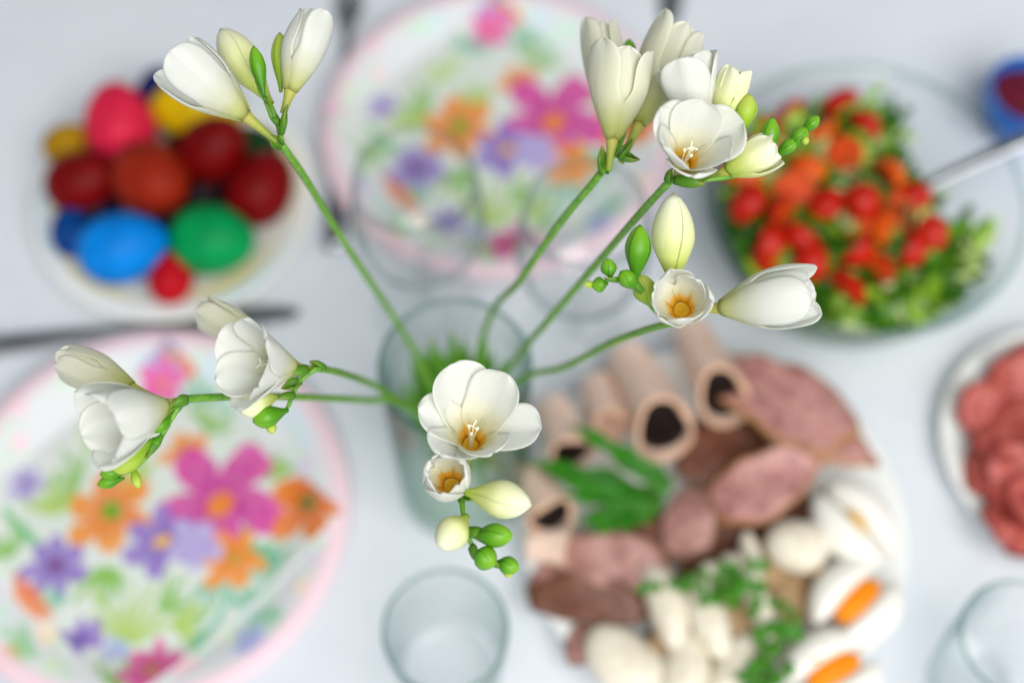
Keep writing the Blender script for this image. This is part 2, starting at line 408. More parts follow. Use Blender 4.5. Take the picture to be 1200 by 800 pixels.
# ------------------------------------------------------------------ cutlery
def cutlery(name, p, q, kind, label, cat, z=0.22):
    p, q = A(*p, z), A(*q, z); d = q - p; L = np.linalg.norm(d); d /= L; s = A(-d[1], d[0], 0)
    t = thing(name, p * A(1, 1, 0), label, cat)
    def strip(pts, w, th, nm):
        n = 26; path = np.array([p + d * (L * (pts[0] + (pts[1] - pts[0]) * i / (n - 1))) for i in range(n)])
        path[:, 2] += [0.25 * math.sin(math.pi * (pts[0] + (pts[1] - pts[0]) * i / (n - 1))) ** 2 for i in range(n)]
        mk(nm, [tube(path, lambda u: 1.0 * w(u), 12, (1.0, th, (0, 0, 1)))], M_STEEL, t)
    if kind == 'knife':
        strip((0, .56), lambda u: .48 + .28 * math.cos(u * 2.6), .3, 'handle')
        strip((.56, 1), lambda u: .85 * math.sqrt(max(.02, 1 - u ** 5)), .1, 'blade')
    else:
        strip((0, .68), lambda u: .75 - .5 * u ** .8, .28, 'handle')
        strip((.67, .80), lambda u: .3 + .75 * sm(0, 1, u), .12, 'neck')
        for k in range(4):
            off = s * (-.72 + .48 * k)
            path = np.array([p + off + d * (L * (.79 + .21 * i / 7)) + A(0, 0, .1) for i in range(8)])
            mk('tine', [tube(path, lambda u: .17 * (1 - .5 * u), 8, (1, .6, (0, 0, 1)))], M_STEEL, t)
k1a, k1b = Wz(391, 292, .2), Wz(414, -60, .2)
cutlery('fork', k1a[:2], k1b[:2], 'fork', 'steel fork tucked under the plate edge beside the dyed eggs', 'fork')
k2a, k2b = Wz(784, 34, .2), Wz(796, -140, .2)
cutlery('table_knife', k2b[:2], k2a[:2], 'knife', 'steel table knife between the floral plate and the salad bowl', 'knife')
k3a, k3b = Wz(-30, 408, .2), Wz(352, 366, .2)
cutlery('table_knife', k3a[:2], k3b[:2], 'knife', 'steel table knife lying between the egg plate and the floral plate', 'knife')

# ------------------------------------------------------------------ dyed eggs on their plate
EP = Wz(203, 228, 1.4) * A(1, 1, 0)
def dish_h(r): return 0.35 + 1.5 * sm(4.8, 9.3, r)
def china_dish(c, R, rise, label, name='serving_plate', decor=None, mat=None):
    k = R / 9.3
    prof = [(0.01, .35)] + [(r, .35 + rise * sm(.55 * R, R, r)) for r in np.linspace(.3 * R, R, 26)]
    zt = prof[-1][1]
    prof += [(R + .12, zt - .05), (R + .1, zt - .2), (.86 * R, .25 + rise * .52), (.62 * R, .1), (.58 * R, 0.0), (.52 * R, 0.0), (.5 * R, .12), (.01, .12)]
    L = lathe(prof, 120, c); tint = None
    if decor:
        tint = decor(L[0][:, 0] - c[0], L[0][:, 1] - c[1])
    return tag(mk(name, [(L[0], L[1])], mat or M_CHINA, org=A(*c), tint=tint), label, 'plate')
def egg_decor(x, y):
    img = np.tile(np.array(lin((240, 240, 234)))[None], (len(x), 1)); r = np.hypot(x, y)
    a = np.arctan2(y, x)
    img = over(img, soft(np.abs(r - 7.4) - .5, .4) * (.45 + .4 * np.sin(a * 5)), (238, 214, 120))
    img = over(img, soft(np.abs(r - 8.4) - .2, .2) * (.3 + .5 * np.sin(a * 3 + 4.4)), (150, 204, 236))
    return img
china_dish(EP, 8.9, .9, 'white plate with faint yellow and blue border holding dyed eggs', decor=egg_decor, mat=mat_attr('glazed_print', .2, .5, 0, 0))

def egg_part(a, b, nu=28, nv=36, k=.13):
    V = []
    for i in range(nu):
        t = math.pi * i / (nu - 1)
        for j in range(nv):
            p = 2 * math.pi * j / nv; r = b * math.sin(t) * (1 - k * math.cos(t))
            V.append((r * math.cos(p), r * math.sin(p), a * math.cos(t)))
    return np.array(V), gridf(nu, nv, True)
def egg_mat(name, c):
    t = NT(name)
    d = tuple(int(x * .86) for x in c)
    f = t.noise(70, 4); p = t.prin(.45, .12); t.l(t.ramp(f, [(.32, lin(d)), (.62, lin(c))]), p.inputs['Base Color'])
    p.inputs['Coat Weight'].default_value = .0; p.inputs['Coat Roughness'].default_value = .3
    t.l(t.bump(t.noise(1600, 1), .06, .0003), p.inputs['Normal']); t.l(p.outputs[0], t.out.inputs[0]); return t.m
EGGS = [  # px, py, z, long, short, axis azimuth deg, axis tilt deg, colour, label
 (140, 146, 3.3, 2.75, 2.25, 100, 35, (226, 38, 74), 'large bright pink dyed egg among the eggs on the plate'),
 (230, 131, 3.0, 3.0, 2.2, 172, 5, (226, 186, 6), 'bright yellow dyed egg lying under a dark red egg'),
 (250, 174, 4.5, 2.4, 2.0, 20, 40, (118, 4, 6), 'dark red dyed egg resting on top of the yellow egg'),
 (178, 210, 4.2, 2.75, 2.3, -40, 25, (156, 38, 14), 'rusty brown dyed egg in the middle of the egg plate'),
 (97, 213, 3.2, 2.45, 1.95, 10, 20, (122, 5, 7), 'dark red dyed egg between the pink egg and the blue egg'),
 (306, 220, 3.2, 2.5, 2.0, 60, 20, (124, 4, 9), 'dark red dyed egg beside the green egg'),
 (144, 290, 3.0, 2.85, 2.2, 12, 8, (0, 136, 232), 'bright sky blue dyed egg, largest blue one on the plate'),
 (249, 281, 2.9, 2.7, 2.2, -8, 10, (0, 158, 84), 'emerald green dyed egg beside the bright blue egg')]
SMALL = [  # the near-black ones are added shapes standing for shade between the eggs
 (184, 108, 2.9, 1.7, 1.3, 80, 20, (8, 24, 92), 'small navy blue dyed egg behind the pink egg'),
 (78, 168, 2.6, 1.6, 1.25, 30, 10, (176, 132, 8), 'small mustard yellow dyed egg beside the pink egg'),
 (84, 271, 2.3, 1.7, 1.3, 100, 10, (4, 66, 140), 'small dark blue dyed egg tucked beside the sky blue egg'),
 (201, 324, 2.0, 1.75, 1.35, 80, 10, (196, 10, 28), 'small bright red dyed egg between blue and green eggs'),
 (236, 228, 2.2, 1.7, 1.3, 20, 10, (30, 14, 22), 'small almost black egg shape added as shade in the middle gap'),
 (298, 172, 2.4, 1.7, 1.3, 150, 10, (14, 60, 24), 'small dark green dyed egg behind the dark red eggs'),
 (208, 250, 1.9, 1.7, 1.3, 60, 0, (24, 10, 14), 'small almost black egg shape added as shade between the brown and green eggs'),
 (218, 172, 2.2, 1.6, 1.25, 70, 0, (34, 8, 10), 'small blackish red egg shape added as shade behind the brown egg'),
 (112, 246, 1.9, 1.6, 1.2, 10, 0, (16, 12, 40), 'small blackish blue egg shape added as shade under the dark red egg')]
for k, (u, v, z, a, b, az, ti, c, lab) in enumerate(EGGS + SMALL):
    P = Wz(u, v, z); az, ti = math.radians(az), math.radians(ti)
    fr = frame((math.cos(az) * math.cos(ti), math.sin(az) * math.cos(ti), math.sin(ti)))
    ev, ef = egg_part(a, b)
    o = mk('dyed_egg' if k < 8 else 'small_egg_or_gap_shade', [(place(ev, P, fr), ef)], egg_mat('egg_shell', c), org=P)
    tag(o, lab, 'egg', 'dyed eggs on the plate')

# ------------------------------------------------------------------ glass vessels
def rim_ring(c, r, z, w, parent, n=72):
    L = lathe([(r + w * math.cos(a), z + w * math.sin(a)) for a in np.linspace(0, 6.28319, 11)], n, c)
    mk('rim', [L], M_RIM, parent)
def vessel(name, prof_out, th, base_th, c, mat, label, cat, n=72, rim=0):
    """open vessel: outside up, rounded lip, inside down"""
    out = [(0.01, 0.0)] + list(prof_out)
    (rl, zl) = prof_out[-1]
    inn = []
    for r, z in reversed(prof_out):
        if z < base_th: break
        inn.append((max(.05, r - th), z))
    lip = [(rl - th * .15, zl + th * .35), (rl - th * .5, zl + th * .5), (rl - th * .85, zl + th * .35)]
    bot = [(inn[-1][0] * .97, base_th + .05), (inn[-1][0] * .85, base_th), (0.01, base_th)]
    P = lathe(out + lip + inn + bot, n, c)
    o = tag(mk(name, [(P[0], P[1])], mat, org=A(*c)), label, cat)
    if rim: rim_ring(c, rl - th * .5, zl + th * .3, rim, o, n)
    return o

VC = Wz(533, 430, 15.4) * A(1, 1, 0); VR = 3.8; VH = 15.4
vp = [(VR * .93, 0.0), (VR * .97, .08), (VR * .98, .5)] + [(VR * (.98 + .02 * i / 12), .5 + (VH - .5) * i / 12) for i in range(1, 13)]
vessel('glass_vase', vp, .24, 1.0, VC, M_VASE, 'clear glass cylinder vase half full of water holding the freesias', 'vase', 96, .15)
WL = 9.6
wp = [(0.01, 1.0)] + [(VR * .98 - .22, 1.0), (VR * .99 - .2, WL * .5), (VR * .993 - .2, WL - .05), (VR * .993 - .2, WL), (0.01, WL)]
wv = lathe(wp, 72, VC)
wo = tag(mk('vase_water', [(wv[0], wv[1])], M_WATER, org=VC, smooth=False), 'clear water standing in the glass vase', 'water')

def tumbler(c, r, h, label):
    p = [(r * .74, 0), (r * .80, .1)] + [(r * (.80 + .20 * (i / 10) ** .7), .1 + (h - .1) * i / 10) for i in range(1, 11)]
    return vessel('drinking_glass', p, .17, .9, c, M_CLEAR, label, 'glass', 72, .12)
tumbler(Wz(522, 738, 9) * A(1, 1, 0), 3.15, 9, 'small empty clear tumbler beside the vase')
tumbler(Wz(1196, 748, 9) * A(1, 1, 0), 3.0, 9, 'clear tumbler beside the plate of red salami')

def wine_glass(c, label):
    t = thing('wine_glass', c, label, 'wine glass')
    f = lathe([(0.01, .02), (3.2, .0), (3.3, .08), (3.1, .2), (1.2, .45), (.5, .9), (.38, 1.3), (.01, 1.3)], 64, c)
    mk('foot', [f], M_CLEAR, t)
    s = lathe([(.01, 1.31), (.37, 1.31), (.3, 2.5), (.28, 4.5), (.34, 5.8), (.5, 6.3), (.01, 6.3)], 32, c)
    mk('stem', [s], M_CLEAR, t)
    o = [(.55, 6.31), (1.4, 6.6), (2.6, 7.5), (3.4, 8.9), (3.72, 10.4), (3.68, 12), (3.5, 13.6), (3.3, 15)]
    i = [(r - .13, z) for r, z in reversed(o[1:])]; i[-1] = (1.1, 6.85)
    b = lathe([(.01, 6.31)] + o + [(3.25, 15.05)] + i + [(.01, 6.75)], 64, c)
    mk('bowl', [b], M_CLEAR, t)
wine_glass(Wz(484, 210, 13) * A(1, 1, 0) + A(.2, -1.2, 0), 'clear stemmed wine glass beside the fork')
wine_glass(Wz(686, 258, 14) * A(1, 1, 0), 'clear stemmed wine glass between the vase and the salad bowl')

# ------------------------------------------------------------------ salad
SB = Wz(1013, 228, 8) * A(1, 1, 0)
def bowl_r(z): return 5.4 + 3.75 * (max(z, 0) / 8) ** .62
sp = [(4.9, 0), (5.2, .1)] + [(bowl_r(z), z) for z in np.linspace(.35, 7.6, 14)] + [(9.25, 7.9), (9.4, 8.0)]
vessel('salad_bowl', sp, .3, .7, SB, M_BOWLG, 'wide clear glass salad bowl with lettuce and tomatoes', 'bowl', 96, .2)

def heap(x, y):                     # height of the salad, local cm
    e = math.hypot(x - 7.2, y - 3.6)   # scooped out on the far right
    h = 7.6 - 0.022 * ((x + 1.0) ** 2 + (y - .5) ** 2) - 6.6 * (1 - sm(3.0, 5.6, e + .25 * math.sin(x * 2 + y)))
    return max(h, 0.8)
def lettuce():
    R = random.Random(11); V, F, T = [], [], []
    cols = [(146, 190, 50), (178, 210, 96), (104, 160, 30), (60, 118, 16), (204, 222, 144), (126, 178, 36), (40, 92, 10), (216, 228, 170), (160, 198, 66), (84, 140, 22), (30, 78, 8), (48, 104, 12)]
    k = 0; made = 0
    while made < 900:
        a = R.random() * 6.283; q = 8.6 * math.sqrt(R.random()); x, y = q * math.cos(a), q * math.sin(a)
        h = heap(x, y); top = made % 3 != 0
        if h < 1.2 and R.random() > .12: continue
        z = h - (R.random() * .9 if top else 1 + R.random() * (h - 1) * .8); z = max(z, 1.0)
        if q > bowl_r(z) - .9: continue
        made += 1
        L = R.uniform(1.8, 4.6); w = R.uniform(.25, .62); n = 7
        d = A(R.uniform(-1, 1), R.uniform(-1, 1), R.uniform(-.35, .45)); d /= np.linalg.norm(d)
        up = A(R.uniform(-.5, .5), R.uniform(-.5, .5), 1); s = np.cross(d, up); s /= np.linalg.norm(s); nn = np.cross(s, d)
        bend = R.uniform(-1.2, 1.2); c0 = np.array(lin(R.choice(cols))); tw = R.uniform(-1, 1)
        b = A(x, y, z) - d * L / 2; ph = R.random() * 6
        for i in range(n):
            t = i / (n - 1); m = b + d * L * t + nn * bend * (t - .5) ** 2 * 2
            ca, sa = math.cos(tw * (t - .5) * 2), math.sin(tw * (t - .5) * 2); s2 = s * ca + nn * sa
            ww = w * (.55 + .45 * math.sin(math.pi * min(1, t + .1)))
            for j, u in enumerate((-1, -.35, .35, 1)):
                p = m + s2 * ww * u + nn * (.16 * math.sin(7 * t + ph + u * 2) * abs(u) + .1 * u * u)
                rr = math.hypot(p[0], p[1]); p[2] = max(p[2], .9); lim = bowl_r(p[2]) - .55
                if rr > lim: p[:2] *= lim / rr
                V.append(p + SB); T.append(c0 * (1.25 if abs(u) < .5 else .9))
        F += [tuple(q + k for q in f) for f in gridf(n, 4)]; k += n * 4
    T = np.clip(np.array(T), 0, .95)
    o = mk('shredded_lettuce', [(np.array(V), F)], mat_attr('lettuce_leaf', .4, .45, .3, .2, 300), org=SB + A(0, 0, .9), tint=T)
    o['kind'] = 'stuff'; tag(o, 'shredded green lettuce heaped in the glass salad bowl', 'lettuce')
lettuce()

M_SKIN = mat_simple('tomato_skin', (158, 12, 3), (200, 36, 8), 120, .3, .25, .05)
M_SKIN2 = mat_simple('tomato_skin_orange', (196, 58, 6), (224, 104, 20), 120, .3, .25, .05)
M_FLESH = mat_simple('tomato_flesh', (176, 34, 8), (214, 84, 22), 260, .45, .2, .3)
def wedge(R, kind, full=False):
    nu, nv = 12, 14; a, b, c = R.uniform(1.1, 1.4), R.uniform(1.0, 1.25), R.uniform(.9, 1.15)
    span = math.radians(R.uniform(150, 185) if not full else 359); V = []
    for i in range(nu):
        t = math.pi * i / (nu - 1)
        for j in range(nv):
            p = span * (j / (nv - 1) - .5)
            wv_ = 1 + .04 * math.sin(3 * p + i)
            V.append((b * math.sin(t) * math.cos(p) * wv_, c * math.sin(t) * math.sin(p) * wv_, a * math.cos(t)))
    V = np.array(V); parts = [(V, gridf(nu, nv), None, 0)]
    m = 8
    for j in (0, nv - 1):
        fl = []
        for i in range(nu):
            p = V[i * nv + j]; ax = A(-.02, 0, p[2])
            for q in range(m): fl.append(ax + (p - ax) * q / (m - 1) + A(.06 * math.sin(q * 1.8 + i), 0, 0))
        parts.append((np.array(fl), gridf(nu, m), None, 1))
    return parts
TOM = [(915, 120, 0), (987, 124, 0), (958, 146, 1), (885, 152, 0), (990, 180, 0), (946, 200, 1), (868, 207, 1), (1036, 206, 1), (1072, 228, 0), (966, 240, 0),
       (920, 250, 0), (1090, 272, 0), (1042, 268, 1), (896, 284, 0), (1024, 314, 0), (986, 342, 0), (950, 306, 0), (1010, 236, 0), (1056, 250, 0), (900, 178, 0), (930, 222, 1), (905, 300, 0), (1000, 290, 0), (878, 240, 0), (1008, 262, 1), (940, 276, 0), (1066, 290, 0), (1010, 150, 0), (862, 176, 0)]
R = random.Random(5)
for k, (u, v, c) in enumerate(TOM):
    l0 = Wz(u, v, 7.2) - SB; z = heap(l0[0], l0[1]) + .2 + (.5 if k % 3 else .1); P = Wz(u, v, z)
    rr = np.hypot(*(P - SB)[:2]); lim = bowl_r(min(z, 8)) - 1.7
    if rr > lim: P[:2] = SB[:2] + (P - SB)[:2] * lim / rr
    fr = frame((R.uniform(-1, 1), R.uniform(-1, 1), R.uniform(-.3, .5)), R.uniform(0, 6.28))
    parts = [(place(p[0], P, fr), p[1], None, p[3]) for p in wedge(R, c)]
    o = mk('tomato_piece', parts, [M_SKIN2 if c else M_SKIN, M_FLESH], org=P)
    tag(o, 'orange-red cut tomato piece on the shredded lettuce' if c else 'deep red cut tomato piece on the shredded lettuce', 'tomato', 'orange tomato pieces in the salad' if c else 'red tomato pieces in the salad')

def spoon():
    a, b = Wz(1250, 141, 9.6), Wz(1092, 214, 8.05)
    c = SB + A(2.6, .6, 5.4)
    t = thing('serving_spoon', b, 'steel serving spoon with its handle over the salad bowl rim', 'spoon')
    path = catmull([a, (a + b) / 2 + A(0, 0, .1), b, (b + c) / 2 + A(0, 0, -.1), c], 8)
    mk('handle', [tube(path, lambda u: .55 - .3 * sm(0, .75, u), 12, (1, .35, (0, 0, 1)))], M_STEEL, t)
    d = c - b; d /= np.linalg.norm(d); fr = frame(d); V = []
    nu, nv = 12, 16
    for i in range(nu):
        q = i / (nu - 1) * 3.0 - .1
        w = 1.25 * math.sqrt(max(0, 1 - ((q - 1.4) / 1.55) ** 2))
        for j in range(nv):
            x = -1 + 2 * j / (nv - 1); V.append((w * x, -.5 * (1 - x * x) * w / 1.25, q))
    mk('spoon_bowl', [(place(np.array(V), c, fr), gridf(nu, nv))], M_STEEL, t, solid=.08)
spoon()

# ------------------------------------------------------------------ blue cup of relish
BC = Wz(1209, 106, 4) * A(1, 1, 0)
t = NT('blue_glaze'); lw = t.noise(30)
p = t.prin(.25, .3); t.l(t.ramp(lw, [(.3, lin((8, 86, 176))), (.7, lin((22, 128, 214)))]), p.inputs['Base Color']); t.l(p.outputs[0], t.out.inputs[0])
bp = [(1.5, 0), (1.7, .05), (2.1, .8), (2.5, 2.0), (2.72, 3.2), (2.78, 4.0)]
vessel('sauce_cup', bp, .28, .4, BC, t.m, 'small bright blue cup beside the salad bowl', 'cup')
R = random.Random(2); n = 40; V = []
for i in range(16):
    r = 2.36 * i / 15 + .001
    for j in range(n):
        a = 6.2832 * j / n; V.append((r * math.cos(a), r * math.sin(a), 3.15 + .22 * (1 - (r / 2.4) ** 2) + .09 * math.sin(r * 5 + a * 3) * math.sin(a * 5 + 1)))
V = V + [(.6 * 2.36 * math.cos(6.2832 * j / n), .6 * 2.36 * math.sin(6.2832 * j / n), .6) for j in range(n)] + [(.001 * math.cos(6.2832 * j / n), .001 * math.sin(6.2832 * j / n), .6) for j in range(n)]
V = np.array(V) + BC
tag(mk('beet_relish', [(V, gridf(18, n, True))], mat_simple('beet', (70, 0, 16), (120, 6, 40), 260, .2, .5, .5), org=BC + A(0, 0, 3)),
    'dark red beet relish filling the blue cup', 'relish')

# ------------------------------------------------------------------ cold meat platter
MP = Wz(836, 612, 1.2) * A(1, 1, 0)
china_dish(MP, 10.9, 1.1, 'round white platter of ham, roast meat, mushrooms and eggs')
def flo(p):                        # platter surface height
    r = np.hypot(*(p - MP)[:2]); return .35 + 1.1 * sm(.55 * 10.9, 10.9, r)

M_HAM = mat_simple('ham', (232, 196, 176), (243, 216, 198), 180, .42, .4, .2, sss=.15)
M_HAMEDGE = mat_simple('ham_rind', (214, 166, 134), (228, 190, 162), 220, .45, .4, .2)
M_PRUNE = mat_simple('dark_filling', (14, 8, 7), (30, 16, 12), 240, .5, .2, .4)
def ham_roll(back, front, r, label, spread=1.25, turns=1.15, ph=0.0, sq=1.0, fill=False):
    ax = front - back; L = np.linalg.norm(ax); fr = frame(ax, ph); nu, nv = 16, 46; parts = []
    O, I = [], []
    th = .24
    for i in range(nu):
        s = i / (nu - 1); rr = r * (.82 + (spread - .82) * s ** 1.4)
        for j in range(nv):
            u = j / (nv - 1); a = 2 * math.pi * turns * u
            q = rr * (1 - .12 * u) * (1 + .05 * math.sin(3 * a + s * 4) + .03 * math.sin(2 * a + back[0]))
            dz = .18 * math.sin(a * 2 + 1) * s
            for arr, rq in ((O, q), (I, q - th)):
                arr.append((rq * math.cos(a), rq * sq * math.sin(a), s * L + dz))
    O, I = place(np.array(O), back, fr), place(np.array(I), back, fr); f = gridf(nu, nv)
    parts = [(O, f, None, 0), (I, [q[::-1] for q in f], None, 0)]
    def rimq(ids):
        v = np.vstack([O[ids], I[ids]]); m = len(ids)
        parts.append((v, [(i, i + 1, m + i + 1, m + i) for i in range(m - 1)], None, 1))
    rimq([(nu - 1) * nv + j for j in range(nv)]); rimq(list(range(nv))); rimq([i * nv for i in range(nu)]); rimq([i * nv + nv - 1 for i in range(nu)])
    t = thing('ham_roll', back, label, 'ham', 'ham rolls on the platter')
    mk('ham_slice', parts, [M_HAM, M_HAMEDGE], t, org=back)
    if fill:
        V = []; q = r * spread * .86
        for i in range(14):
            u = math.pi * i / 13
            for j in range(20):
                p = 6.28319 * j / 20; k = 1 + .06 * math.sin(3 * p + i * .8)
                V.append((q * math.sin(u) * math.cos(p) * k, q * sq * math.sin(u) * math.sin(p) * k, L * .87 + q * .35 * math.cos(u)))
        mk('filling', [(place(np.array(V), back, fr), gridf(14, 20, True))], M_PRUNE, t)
    return t
ham_roll(Wz(738, 428, 2.8), Wz(780, 506, 5.2), 1.6, 'large wide-open ham roll with a dark round mouth', 1.1, 1.08, 0.25, 1.55, fill=True)
ham_roll(Wz(812, 396, 2.6), Wz(850, 468, 5.0), 1.45, 'ham roll beside the largest pink roast slice', 1.1, 1.08, .3, 1.6, fill=True)
ham_roll(Wz(700, 452, 2.4), Wz(718, 500, 4.0), 1.3, 'slim ham roll beside the wide-open roll', 1.0, 1.2, .5)
ham_roll(Wz(648, 478, 2.2), Wz(672, 532, 4.0), 1.35, 'ham roll with its mouth against the dark green leaves', 1.05, 1.2, .8, fill=True)
ham_roll(Wz(620, 556, 2.2), Wz(648, 606, 3.8), 1.35, 'ham roll at the platter edge nearest the vase', 1.1, 1.15, 1.6, fill=True)
ham_roll(Wz(622, 640, 2.0), Wz(668, 640, 2.6), 1.1, 'small ham roll beside the dark brown roast slice', 1.1, 1.15, 1.0)

def mat_meat(name, c1, c2, c3, sc_=90):
    t = NT(name); uv = t.n('ShaderNodeUVMap'); s = t.n('ShaderNodeSeparateXYZ'); t.l(uv.outputs[0], s.inputs[0])
    nz = t.noise(sc_, 4); base = t.ramp(nz, [(.36, lin(c1)), (.56, lin(c2)), (.74, lin(tuple(int(x * .9) for x in c1)))])
    mix = t.n('ShaderNodeMix', _data_type='RGBA'); t.l(base, mix.inputs['A']); mix.inputs['B'].default_value = (*lin(c3), 1)
    r = t.ramp(s.outputs['Y'], [(.84, (0, 0, 0)), (.97, (1, 1, 1))]); t.l(r, mix.inputs['Factor'])
    p = t.prin(.4, .4); t.l(mix.outputs['Result'], p.inputs['Base Color'])
    p.inputs['Subsurface Weight'].default_value = .1; p.inputs['Subsurface Radius'].default_value = (.004, .0015, .001); p.inputs['Subsurface Scale'].default_value = 1
    mp = t.n('ShaderNodeMapping'); mp.inputs['Scale'].default_value = (1, 5, 1); tc = t.n('ShaderNodeTexCoord'); t.l(tc.outputs['Object'], mp.inputs[0])
    n2 = t.n('ShaderNodeTexNoise'); n2.inputs['Scale'].default_value = 160; t.l(mp.outputs[0], n2.inputs['Vector'])
    t.l(t.bump(n2.outputs['Fac'], .35, .0015), p.inputs['Normal']); t.l(p.outputs[0], t.out.inputs[0]); return t.m
MEAT_P = mat_meat('roast_pink', (156, 98, 98), (196, 146, 138), (160, 112, 62))
MEAT_G = mat_meat('roast_grey_pink', (138, 92, 86), (180, 134, 124), (110, 74, 46))
MEAT_B = mat_meat('roast_brown', (92, 52, 38), (120, 76, 58), (84, 50, 26))
SAL = mat_meat('salami_red', (150, 42, 40), (198, 104, 92), (136, 32, 30), 120)
def meat_slice(c, a, b, rot, tilt, az, bend, th, mat, name, label, cat, grp, seed=0, fold=0.0):
    R = random.Random(seed); nr, na = 12, 44; ph = [R.random() * 6 for _ in range(4)]
    top, bot, U = [], [], []
    for i in range(nr):
        q = i / (nr - 1)
        for j in range(na):
            t = 6.28319 * j / na
            k = 1 + .09 * math.sin(2 * t + ph[0]) + .07 * math.sin(3 * t + ph[1]) + .035 * math.sin(7 * t + ph[2]) + .02 * math.sin(13 * t + ph[3])
            x, y = a * q * k * math.cos(t), b * q * k * math.sin(t)
            z = bend * (x * x) / a + 1.5 * fold * math.sin(1.3 * y + .5 * x + ph[3]) + .09 * math.sin(2.2 * x + 1.1 * y + ph[1])
            e = .5 * th * math.sqrt(max(0, 1 - q ** 8))
            top.append((x, y, z + e)); bot.append((x, y, z - e)); U.append((j / na, q))
    cr, sr = math.cos(rot), math.sin(rot)
    Rz = np.array([[cr, sr, 0], [-sr, cr, 0], [0, 0, 1]])
    axis = Vector((-math.sin(az), math.cos(az), 0)); Rt = np.array(Matrix.Rotation(tilt, 3, axis)).T
    f = gridf(nr, na, True); P = lambda v: (np.array(v) @ Rz) @ Rt + c
    o = mk(name, [(P(top), f, np.array(U)), (P(bot), [q[::-1] for q in f], np.array(U))], mat, org=c)
    return tag(o, label, cat, grp)
D = math.radians
RS = 'roast meat slices on the platter'
for u, v, z, a, b, rot, ti, az, bend, m, lab, fo in [
   (914, 466, 4.3, 4.8, 2.9, -38, 14, 60, -.10, MEAT_P, 'largest pink roast slice draped at the platter edge', .15),
   (955, 505, 3.5, 3.9, 1.7, -22, 12, 70, -.10, MEAT_P, 'pink roast slice with browned tip beside the mushrooms', .12),
   (896, 566, 3.6, 3.3, 2.0, 25, -14, 60, -.16, MEAT_P, 'folded pink roast slice beside the round mushroom cap', .2),
   (806, 612, 3.3, 2.2, 1.5, 62, -16, 20, -.2, MEAT_G, 'small greyish pink roast slice in the platter middle', .1),
   (716, 656, 2.9, 3.2, 1.75, -12, -14, 80, -.12, MEAT_G, 'greyish brown roast slice in front of the dark green leaves', .1),
   (690, 702, 2.3, 3.2, 1.5, -6, -12, 80, -.08, MEAT_B, 'dark brown roast slice at the platter edge', .08),
   (684, 752, 1.7, 1.3, 1.0, 60, -5, 30, -.1, MEAT_G, 'little pink roast scrap beside the mushrooms', .05),
   (650, 676, 2.0, 1.6, 1.1, 30, -8, 30, -.1, MEAT_G, 'small roast slice between a ham roll and the brown slice', .05),
   (760, 640, 2.2, 2.6, 1.6, 20, -5, 30, -.1, MEAT_B, 'dark roast slice lying underneath the greyish brown ones', .05),
   (850, 650, 1.5, 3.0, 2.0, 15, 0, 30, -.03, MEAT_B, 'dark roast slice added to darken the gap under parsley and mushrooms', .05),  # extra slice added so the gap below the food reads dark
   (920, 600, 1.5, 2.6, 1.6, -15, 0, 30, -.03, MEAT_B, 'dark roast slice under the folded pink one and the mushroom cap', .05),
   (850, 530, 2.0, 3.2, 2.0, 10, 0, 30, -.05, MEAT_B, 'dark roast slice underneath the pink roast slices', .05)]:
    meat_slice(Wz(u, v, z), a, b, D(rot), D(ti), D(az), bend, .34, m, 'roast_slice', lab, 'meat', RS, int(u), fo)

def leaf_part(base, tip, w, curl=.4, nrm=(0, 0, 1), lobes=0, n=14):
    ax = tip - base; L = np.linalg.norm(ax); d = ax / L; s = np.cross(d, A(*nrm)); s /= np.linalg.norm(s); nn = np.cross(s, d)
    V, U = [], []
    for i in range(n):
        t = i / (n - 1); ww = w * (math.sin(math.pi * t ** .7) ** .8 if 0 < t < 1 else .03)
        if lobes: ww *= 1 + .35 * math.sin(lobes * 6.28 * t)
        m = base + ax * t + nn * curl * math.sin(math.pi * t)
        for j in range(5):
            x = -1 + j * .5; V.append(m + s * ww * x + nn * (.25 * ww * x * x + .05 * math.sin(9 * t + x * 3))); U.append((j / 4, t))
    return np.array(V), gridf(n, 5), np.array(U)
M_ARU = mat_petal('salad_leaf', [(0, (70, 130, 34)), (.3, (46, 122, 18)), (1, (62, 146, 24))], trans=.2, rough=.35, vein=.12)
M_PARS = mat_petal('parsley_leaf', [(0, (92, 150, 50)), (.3, (60, 136, 26)), (1, (92, 164, 40))], trans=.2, rough=.4, vein=.12)
t = thing('green_leaf_bunch', Wz(765, 596, 3.4), 'bunch of long dark green salad leaves between ham rolls and roast', 'salad leaves')
for (u0, v0, z0, u1, v1, z1, w) in [(780, 588, 3.9, 612, 540, 4.4, .62), (782, 576, 4.2, 664, 494, 5.4, .55), (775, 596, 4.2, 655, 580, 4.7, .6), (768, 604, 3.6, 672, 612, 3.5, .55),
        (785, 580, 4.3, 700, 512, 5.2, .5), (770, 600, 4.5, 640, 556, 5.0, .5), (776, 592, 4.0, 700, 596, 4.6, .6), (788, 570, 3.8, 735, 535, 4.6, .4), (760, 606, 3.3, 690, 626, 3.2, .5)]:
    mk('leaf', [leaf_part(Wz(u0, v0, z0), Wz(u1, v1, z1), w, .5, lobes=3)], M_ARU, t, solid=.03)

